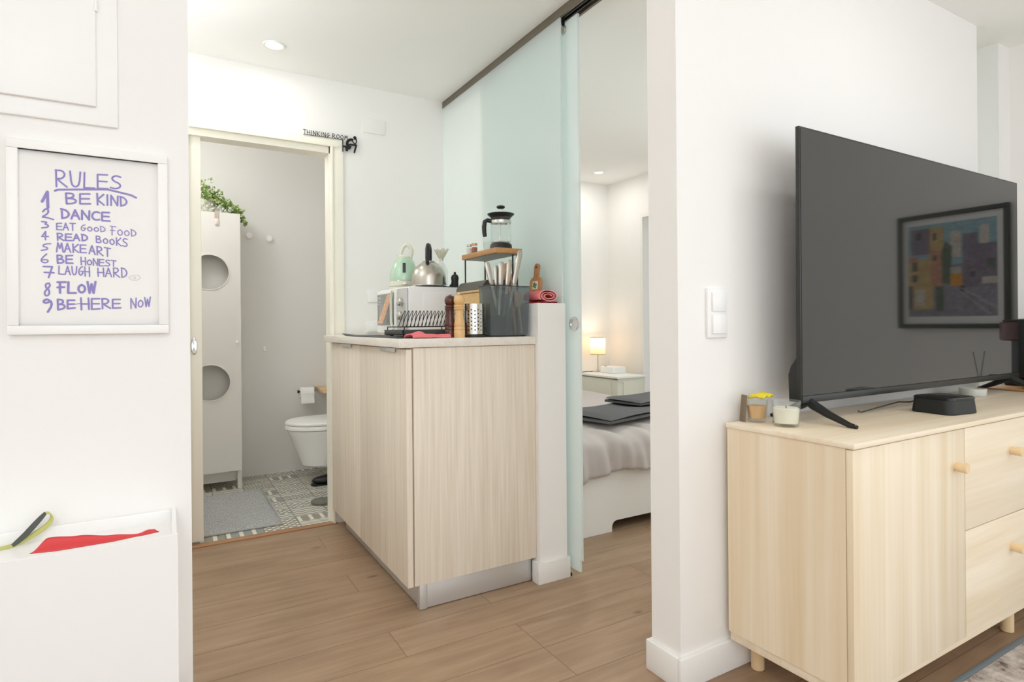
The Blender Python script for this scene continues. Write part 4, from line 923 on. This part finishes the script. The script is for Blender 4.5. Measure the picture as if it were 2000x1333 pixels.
# ------------------------------------------------------------------ bedroom
bd = thing('bed', (2.24, 3.25, 0), 'bed with white base and taupe duvet behind the glass door', 'bed')
BX0, BX1, BY0, BY1 = 1.70, 2.80, 2.27, 4.22
def cutout(a0, a1, b0, b1, h, r=.03):
    """panel outline with a raised bottom between b0 and b1"""
    arc0 = [(b0+r-r*math.cos(k*PI/12), h-r+r*math.sin(k*PI/12)) for k in range(7)]
    arc1 = [(b1-r+r*math.sin(k*PI/12), h-r+r*math.cos(k*PI/12)) for k in range(7)]
    return [(a0, 0), (b0, 0)] + arc0 + arc1 + [(b1, 0), (a1, 0), (a1, .34), (a0, .34)]
MB().prism(cutout(BX0, BX1, 1.895, BX1-.2, .052), 'Y', BY0, BY0+.025).build('foot_board', WLAC, bd, smooth=False)
MB().prism(cutout(BY0+.025, BY1, BY0+.2, BY1-.2, .052), 'X', BX0, BX0+.025).build('side_board', WLAC, bd, smooth=False)
MB().prism(cutout(BY0+.025, BY1, BY0+.2, BY1-.2, .052), 'X', BX1-.025, BX1).build('side_board', WLAC, bd, smooth=False)
MB().box(BX0+.03, BX1-.03, BY0+.03, BY1, .25, .44, .03).build('mattress', TRIM, bd)
def wrap(s, lo, hi, r=.05):
    """arc-length s along a flat top lo..hi that folds down past either edge; returns (pos, drop)"""
    def side(d):
        if d <= 0: return d, 0.
        q = r*PI/2
        if d < q: a = d/r; return r*math.sin(a), r*(1-math.cos(a))
        return r, r+(d-q)
    if s < lo: p, z = side(lo-s); return lo-p, z
    if s > hi: p, z = side(s-hi); return hi+p, z
    return s, 0.
def duvet(u, v):
    sx_ = (BX0+.03-.21) + u*(BX1-BX0-.06+.42); sy_ = (BY0+.03-.20) + v*1.80
    x, dx = wrap(sx_, BX0+.03, BX1-.03, .045); y, dy = wrap(sy_, BY0+.035, 5., .055)
    k = min(1, max(0, (sy_-BY0)*1.4)); z = .470 + .035*k*(2-k) - dx - dy
    fold = min(1, dy/.1)
    y -= fold*(.012*math.sin(sx_*38+sy_*9+math.sin(sx_*11)*2) + .006*math.sin(sx_*83+sy_*12) + .014)
    x += (-1 if sx_ < 2.2 else 1)*min(1, dx/.1)*(.010*math.sin(sy_*30) + .006)
    if dy <= .02 and dx <= .02: z += .006*math.sin(sx_*9+sy_*5)*math.sin(sy_*7-sx_*3)
    nr = math.exp(-((sy_-BY0-.02)/.16)**2)*max(0, 1-dy*2); z += nr*.007*(math.sin(sx_*34+sy_*22)+.6*math.sin(sx_*61+sy_*13+1))
    if dy > 0: z += .010*math.sin(sx_*17)*fold
    if dx > .06 and dy > .06: z = max(z, .262)   # the hanging corner gathers
    return Vector((x, y, max(z, .262)))
MB().sheet(duvet, 110, 110).build('duvet', DUVET, bd, solid=.012)
pw = MB().ball((1.93, 3.98, .566), 1, (.24, .20, .055), 28)
tag(pw.build('pillow', PILLOW), 'dark grey pillow end at the head of the bed beside the glass door', 'pillow')
def towel(x0, x1, y0, y1, z, n, th, ang, label, sag=.0):
    t = thing('folded_towel', ((x0+x1)/2, (y0+y1)/2, z), label, 'towel', 'folded towels on the bed'); c = ((x0+x1)/2, (y0+y1)/2, z)
    m = MB().box(x0, x1, y0, y1, z, z+th*n*.5, min(.012, th*.24), 3)
    m.rot(c, 'Z', ang).build('lower_half', TOWEL, t)
    m = MB()
    def f(u, v):
        e = min(u, 1-u, v, 1-v); return Vector((x0-.004+(x1-x0+.010)*u, y0-.006+(y1-y0+.004)*v, z+th*n*.5+.002+th*n*.5*min(1, (e*14)**.6) + .008*math.sin(u*4+v*3)*sag + .012*sag*(v**3)*(1-u)))
    m.sheet(f, 30, 24)
    m.sheet(lambda u, v: Vector((x0-.004+(x1-x0+.010)*u, y0-.006+(y1-y0+.004)*v, z+th*n*.5+.001)), 1, 1)
    m.rot(c, 'Z', ang).build('upper_half', TOWEL, t)
towel(1.875, 2.525, 2.39, 2.75, .516, 2, .017, .25, 'larger folded charcoal towel near the foot of the bed', 1)
towel(2.29, 2.77, 2.57, 2.83, .556, 2, .013, .20, 'smaller charcoal towel lying across the right end of the larger one', .6)
cb = thing('bedside_cabinet', (3.25, 3.92, 0), 'pale sage cabinet with white top by the bedroom wall', 'cabinet')
MB().box(3.085, 3.40, 3.615, 4.235, .585, .603, .004).build('top', WLAC, cb)
MB().box(3.10, 3.39, 3.632, 4.23, .06, .575, .002).build('body', SAGE, cb)
MB().box(3.103, 3.385, 3.628, 3.64, .555, .5845).build('shadow_gap_rail', SAGE, cb)
MB().box(3.155, 3.355, 3.622, 3.633, .10, .560, .002).build('end_panel', SAGE, cb)
MB().box(3.090, 3.101, 3.70, 4.19, .10, .56, .002).build('front_panel', SAGE, cb)
for x in (3.11, 3.36):
    for y in (3.645, 4.20): MB().box(x, x+.025, y, y+.025, 0, .06).build('leg', SAGE, cb)
lp_ = thing('table_lamp', (3.29, 4.115, .603), 'lit table lamp with cream drum shade on the sage cabinet', 'table lamp')
lx, ly_ = 3.29, 4.115
MB().lathe([(0, 0), (.060, 0), (.060, .004), (.012, .010), (.005, .014), (0, .014)], (lx, ly_, .603), 32).build('base', BRSTEEL, lp_)
MB().cyl((lx, ly_, .613), .0042, .165, 12).build('stem', BRSTEEL, lp_)
MB().lathe([(.066, .152), (.066, .302)], (lx, ly_, .603), 40).build('lamp_shade', SHADE, lp_)
MB().lathe([(.066, .150), (.068, .150), (.068, .154), (.066, .154)], (lx, ly_, .603), 40).lathe([(.066, .300), (.068, .300), (.068, .304), (.066, .304)], (lx, ly_, .603), 40).build('shade_rings', BROWN, lp_)
MB().ball((lx, ly_, .603+.215), .020, (1, 1, 1.2), 14).build('bulb', BULB, lp_)
l = bpy.data.lights.new('table_lamp_light', 'POINT'); l.energy = 1.0; l.color = (1, .82, .6); l.shadow_soft_size = .03
o = bpy.data.objects.new('table_lamp_light', l); C.objects.link(o); o.location = (lx, ly_, .603+.255)
MB().tube([(lx-.058, ly_, .606), (lx-.10, ly_+.01, .609), (lx-.17, ly_+.02, .606), (3.079, ly_+.02, .600), (3.072, ly_+.02, .55), (3.066, ly_+.02, .50), (3.064, ly_+.02, .46)], .0032, 8).build('cord', BLACK, lp_)
tb = thing('tissue_box', (3.33, 3.94, .603), 'low white box with a small grey button on the sage cabinet', 'box')
MB().box(3.245, 3.39, 3.86, 4.03, .603, .658, .008).build('box', WPLAS, tb)
MB().cyl((3.275, 3.99, .6575), .012, .006, 16).build('button', BRSTEEL, tb)

# ------------------------------------------------------------------ sideboard
sb = thing('sideboard', (2.4, .99, 0), 'pale birch sideboard under the television', 'sideboard')
SX0, SX1, SY0, SY1, SZ0, SZ1 = 1.411, 3.36, .808, 1.172, .1, .731
MB().box(SX0-.004, SX1+.004, SY0-.006, SY1+.002, SZ1-.0145, SZ1, .0025).build('top', BIRCH_H, sb)
MB().box(SX0, SX0+.016, SY0+.018, SY1, .127, SZ1-.015).build('side_panel', BIRCH_V, sb)
MB().box(SX1-.016, SX1, SY0+.018, SY1, .127, SZ1-.015).build('side_panel', BIRCH_V, sb)
MB().box(SX0+.007, SX1-.007, SY0+.004, SY1, SZ0, .126, .001).build('base_frame', BIRCH_H, sb)
MB().box(SX0+.017, SX1-.017, SY1-.008, SY1, .127, SZ1-.015).build('back_panel', BIRCH_V, sb)
def knob_(x, z, par, w_=.020):
    MB().lathe([(0, -.030), (.0135, -.030), (.0145, -.028), (.0135, -.010), (.012, 0), (0, 0)], (x, SY0, z), 24, 'Y').build('knob', BIRCH_S, par)
def front(x0, x1, z0, z1, mt, name, kx_, kz_):
    d = MB().box(x0, x1, SY0, SY0+.0165, z0, z1, .001).build(name, mt, sb); knob_(kx_, kz_, d)
ZB, ZT = .130, .7135
front(SX0, 1.968, .118, ZT, BIRCH_V, 'door', 1.915, .612)
front(1.971, 2.568, .422, ZT, BIRCH_H, 'drawer', 2.270, .617)
front(1.971, 2.568, .118, .419, BIRCH_H, 'drawer', 2.270, .318)
front(2.571, 2.964, .118, ZT, BIRCH_V, 'door', 2.624, .612)
front(2.967, SX1, .118, ZT, BIRCH_V, 'door', 3.020, .612)
for x in (1.505, 2.385, 3.27):
    for y in (SY0+.055, SY1-.025): MB().cyl((x, y, 0), .0185, SZ0, 24, bev=.003).build('leg', BIRCH_S, sb)
ST = SZ1
# ------------------------------------------------------------------ television
tv = thing('television', (2.3, 1.06, ST), 'large black flat television on the birch sideboard', 'television')
VX0, VX1, VZ0, VZ1, VY = 1.577, 3.030, .787, 1.586, 1.050
MB().box(VX0, VX1, VY, VY+.012, VZ0, VZ1, .002).build('panel_frame', TVBLK, tv)
MB().box(VX0+.006, VX1-.006, VY-.0012, VY+.001, VZ0+.022, VZ1-.006).build('screen', SCREEN, tv, smooth=False)
MB().box(VX0+.004, VX1-.004, VY-.003, VY+.002, VZ0, VZ0+.0205, .0015).build('lower_bezel', TVBLK, tv)
MB().prism([(VY+.012, VZ0+.002), (VY+.040, VZ0+.002), (VY+.042, VZ0+.080), (VY+.034, VZ0+.105), (VY+.016, VZ0+.13), (VY+.013, VZ1-.03), (VY+.012, VZ1-.03)], 'X', VX0+.004, VX1-.004).build('rear_housing', BLACK, tv)
def foot(xa, sgn):
    xt = xa+.012*sgn
    t = MB()
    t.tube([(xa, VY+.008, VZ0+.004), (xa, VY-.008, VZ0-.006), (xa+.004*sgn, VY-.055, VZ0-.027), (xt, VY-.120, ST+.008), (xt+.001*sgn, VY-.142, ST+.0055)], [.013, .014, .011, .0075, .005], 10)
    t.tube([(xa, VY+.008, VZ0+.004), (xa, VY+.025, VZ0-.006), (xa+.004*sgn, VY+.06, VZ0-.026), (xt, VY+.108, ST+.008), (xt, VY+.122, ST+.0055)], [.013, .014, .011, .0075, .005], 10)
    f = t.build('foot', BLACKM, tv)
    MB().cyl((xt+.001*sgn, VY-.138, ST+.009), .0028, .003, 10).build('screw', STEEL, f)
foot(1.622, -1); foot(2.965, 1)
tag(MB().tube([(1.93, 1.085, ST+.003), (1.90, 1.06, ST+.004), (1.98, 1.04, ST+.018), (2.06, 1.03, ST+.028), (2.12, 1.025, ST+.024), (2.15, 1.012, ST+.030)], .0022, 8).build('cable', BLACK), 'thin black cable running from the box up behind the television', 'cable')
# rounded black box under the screen
sbx = thing('media_box', (2.15, .94, ST), 'rounded black media box below the television', 'box')
bxc = (2.142, .935); BA = -.12
def lr(rows): return loft([(rrect(*bxc, hx, hy, r, BA), z) for hx, hy, r, z in rows])
lr([(.070, .062, .022, ST+.001), (.072, .064, .022, ST+.003), (.068, .060, .022, ST+.044)]).build('body', P('soft_black_plastic', (36, 38, 38), .6), sbx)
lr([(.069, .061, .022, ST+.0445), (.069, .061, .022, ST+.050), (.064, .056, .019, ST+.053)]).build('glossy_top', P('gloss_black', (20, 21, 21), .12), sbx)
# candles
ca = thing('candle', (1.497, 1.052, ST), 'cream candle in clear glass nearest the viewer on the sideboard', 'candle', 'glass candles on the sideboard')
MB().lathe([(0, .001), (.030, .001), (.033, .005), (.0385, .072), (.0365, .072), (.0315, .010), (0, .008)], (1.497, 1.042, ST), 36).build('glass_cup', GLASS, ca)
MB().lathe([(0, .0085), (.0305, .0105), (.0345, .050), (.030, .053), (0, .050)], (1.497, 1.042, ST), 36).build('wax', WAXW, ca)
MB().cyl((1.497, 1.042, ST+.049), .0012, .009, 8).build('wick', BLACK, ca)
cb2 = thing('candle', (1.487, 1.13, ST), 'amber candle in clear glass behind the cream one', 'candle', 'glass candles on the sideboard')
MB().lathe([(0, .001), (.022, .001), (.025, .005), (.031, .066), (.029, .066), (.0235, .012), (0, .010)], (1.492, 1.133, ST), 32).build('glass_cup', GLASS, cb2)
MB().lathe([(0, .011), (.0228, .0125), (.0272, .048), (0, .047)], (1.492, 1.133, ST), 32).build('wax', WAXO, cb2)
tag(MB().box(-.013, .013, -.002, .002, 0, .078, .0015).rot((0, 0, 0), 'X', .10).xf(Matrix.Translation((1.4595, 1.158, ST+.001)) @ Matrix.Rotation(1.25, 4, 'Z')).build('coaster', BROWN), 'brown card standing on edge left of the amber candle', 'card')
yb_ = MB().sheet(lambda u, v: Vector((1.478+.062*u, 1.112+.040*v, ST+.0725+.006*math.sin(u*PI)*math.sin(v*PI)+.0025*math.sin(u*16+v*4)+.004*u)), 24, 12)
tag(yb_.build('sweet_wrapper', YELLOW, solid=.006), 'yellow packet lying across the amber candle glass', 'packet')
tag(MB().tube([(1.512, 1.095, ST+.0035), (1.516, 1.088, ST+.006), (1.524, 1.098, ST+.026)], .0025, 8).build('lighter_stem', DWOOD), 'short dark stick between the two candles', 'stick')
vt = thing('votive_holder', (2.66, 1.11, ST), 'white glass votive holder under the television', 'candle holder')
MB().lathe([(0, .001), (.040, .001), (.042, .004), (.044, .030), (.041, .030), (.038, .008), (0, .006)], (2.69, 1.075, ST), 32).build('glass_cup', glassy('milky_glass', (240, 242, 238), keep=.4), vt)
MB().cyl((2.69, 1.075, ST+.008), .036, .014, 28).build('wax', WAXW, vt)
# coffee corner at the far end of the sideboard
tag(MB().box(3.0, 3.34, .835, 1.16, ST+.0005, ST+.007, .002).build('serving_tray', BEECH), 'thin wooden tray at the far right end of the sideboard', 'tray')
cm = thing('coffee_machine', (3.24, 1.0, ST+.007), 'black and dark red coffee machine at the right edge', 'coffee machine')
TZ = ST+.007
MB().box(3.175, 3.325, .90, 1.155, TZ, TZ+.03, .008).build('base', BLACK, cm)
MB().box(3.180, 3.320, 1.06, 1.155, TZ+.03, TZ+.29, .012).build('rear_tank', BLACK, cm)
MB().cyl((3.25, 1.005, TZ+.03), .056, .175, 28, bev=.004).build('column', BLACK, cm)
MB().cyl((3.25, .99, TZ+.195), .083, .082, 40, bev=.006).build('brew_head', CARM, cm)
MB().cyl((3.25, .99, TZ+.277), .072, .010, 36, bev=.003).build('lid', BLACKM, cm)
MB().cyl((3.235, .905, TZ+.03), .035, .010, 28).build('drip_grid', BLACKM, cm)
df_ = thing('reed_diffuser', (3.06, .90, TZ), 'small glass reed diffuser on the wooden tray', 'diffuser')
MB().lathe([(0, .001), (.022, .001), (.024, .004), (.024, .030), (.010, .042), (.010, .052)], (3.06, .90, TZ), 24).build('bottle', GLASS, df_)
for a in (-.35, .30): MB().tube([(3.06, .90, TZ+.01), (3.06+math.sin(a)*.17, .90, TZ+.15)], .0016, 6).build('reed', BLACK, df_)
tag(MB().lathe([(0, 0), (.03, 0), (.072, .016), (.070, .018), (.028, .004), (0, .004)], (3.10, 1.0, TZ), 32).build('dish', BLACKM), 'small black dish beside the coffee machine', 'dish')
# framed street picture on the right wall, seen in the screen
fpn = thing('framed_painting', (3.43, .64, .99), 'dark framed street scene with yellow tram mirrored in the television', 'picture')
PY0, PY1, PZ0, PZ1, pe = .395, .885, .985, 1.575, .022
t = MB()
for a in ((PY0, PY1, PZ1-pe, PZ1), (PY0, PY1, PZ0, PZ0+pe), (PY0, PY0+pe, PZ0+pe, PZ1-pe), (PY1-pe, PY1, PZ0+pe, PZ1-pe)): t.box(3.405, 3.429, a[0], a[1], a[2], a[3], .002)
t.build('frame', P('dark_green_black_frame', (34, 42, 38), .4), fpn)
MB().box(3.420, 3.428, PY0+.02, PY1-.02, PZ0+.02, PZ1-.02).build('mount', PAPER, fpn)
W0, W1, V0, V1 = PY0+.05, PY1-.05, PZ0+.06, PZ1-.055
def art(name, rgb, rects):
    t = MB()
    for k, q in enumerate(rects):
        pts = q if len(q) > 4 or isinstance(q[0], tuple) else [(q[0], q[2]), (q[1], q[2]), (q[1], q[3]), (q[0], q[3])]
        t.bm.faces.new([t.bm.verts.new((ARTX[0]-k*2e-5, W0+(W1-W0)*p[0], V0+(V1-V0)*p[1])) for p in pts])
    ARTX[0] -= .0002
    t.build(name, wood('painted_'+name, tuple(max(0, c-26) for c in rgb), tuple(min(255, c+22) for c in rgb), (34, 34, 34), .9, .6), fpn, smooth=False)
ARTX = [3.4195]
art('sky', (150, 184, 196), [(0, 1, .55, 1)])
art('road', (150, 146, 160), [(0, 1, 0, .55)])
art('ochre_houses', (206, 178, 122), [(0, .30, .08, .62), (.24, .42, .55, .96)])
art('pink_house', (206, 150, 130), [[(.27, .36), (.40, .30), (.40, .70), (.27, .72)], (.0, .12, .6, .66)])
art('violet_houses', (136, 124, 142), [(.04, .26, .68, .96), (.64, .80, .30, .86), (.80, 1., .34, .74)])
art('white_houses', (214, 204, 196), [(.50, .62, .62, .90), (.82, .92, .74, .93), (.84, 1, .33, .40), (.08, .2, .12, .3)])
art('green_trees', (92, 112, 96), [[(.40, .36), (.50, .34), (.52, .74), (.44, .80), (.40, .7)], (.33, .42, .06, .32), (.9, .98, .5, .58)])
art('dark_windows', (84, 84, 92), [(.05, .11, .50, .60), (.05, .11, .38, .46), (.30, .34, .60, .66), (.30, .34, .82, .90), (.72, .77, .40, .46), (.10, .16, .84, .92), (.0, .05, .08, .34), (.60, .66, .26, .32)])
art('tram_body', (226, 160, 62), [(.50, .63, .32, .45)])
art('tram_roof', (196, 190, 184), [(.50, .62, .45, .52), (.51, .56, .46, .5)])
art('rails', (176, 172, 182), [[(.55, .30), (.57, .30), (.95, .02), (.90, .02)], [(.60, .30), (.62, .30), (1., .10), (1., .06)]])
# rug
rg = thing('rug', (2.5, .2, 0), 'faded grey patterned rug in the lower right corner', 'rug')
MB().box(1.35, 3.3, -1.2, .800, .001, .010, .003).build('pile', RUG, rg)
MB().box(1.34, 3.31, .800, .818, .001, .009, .003).build('border', RUGE, rg)
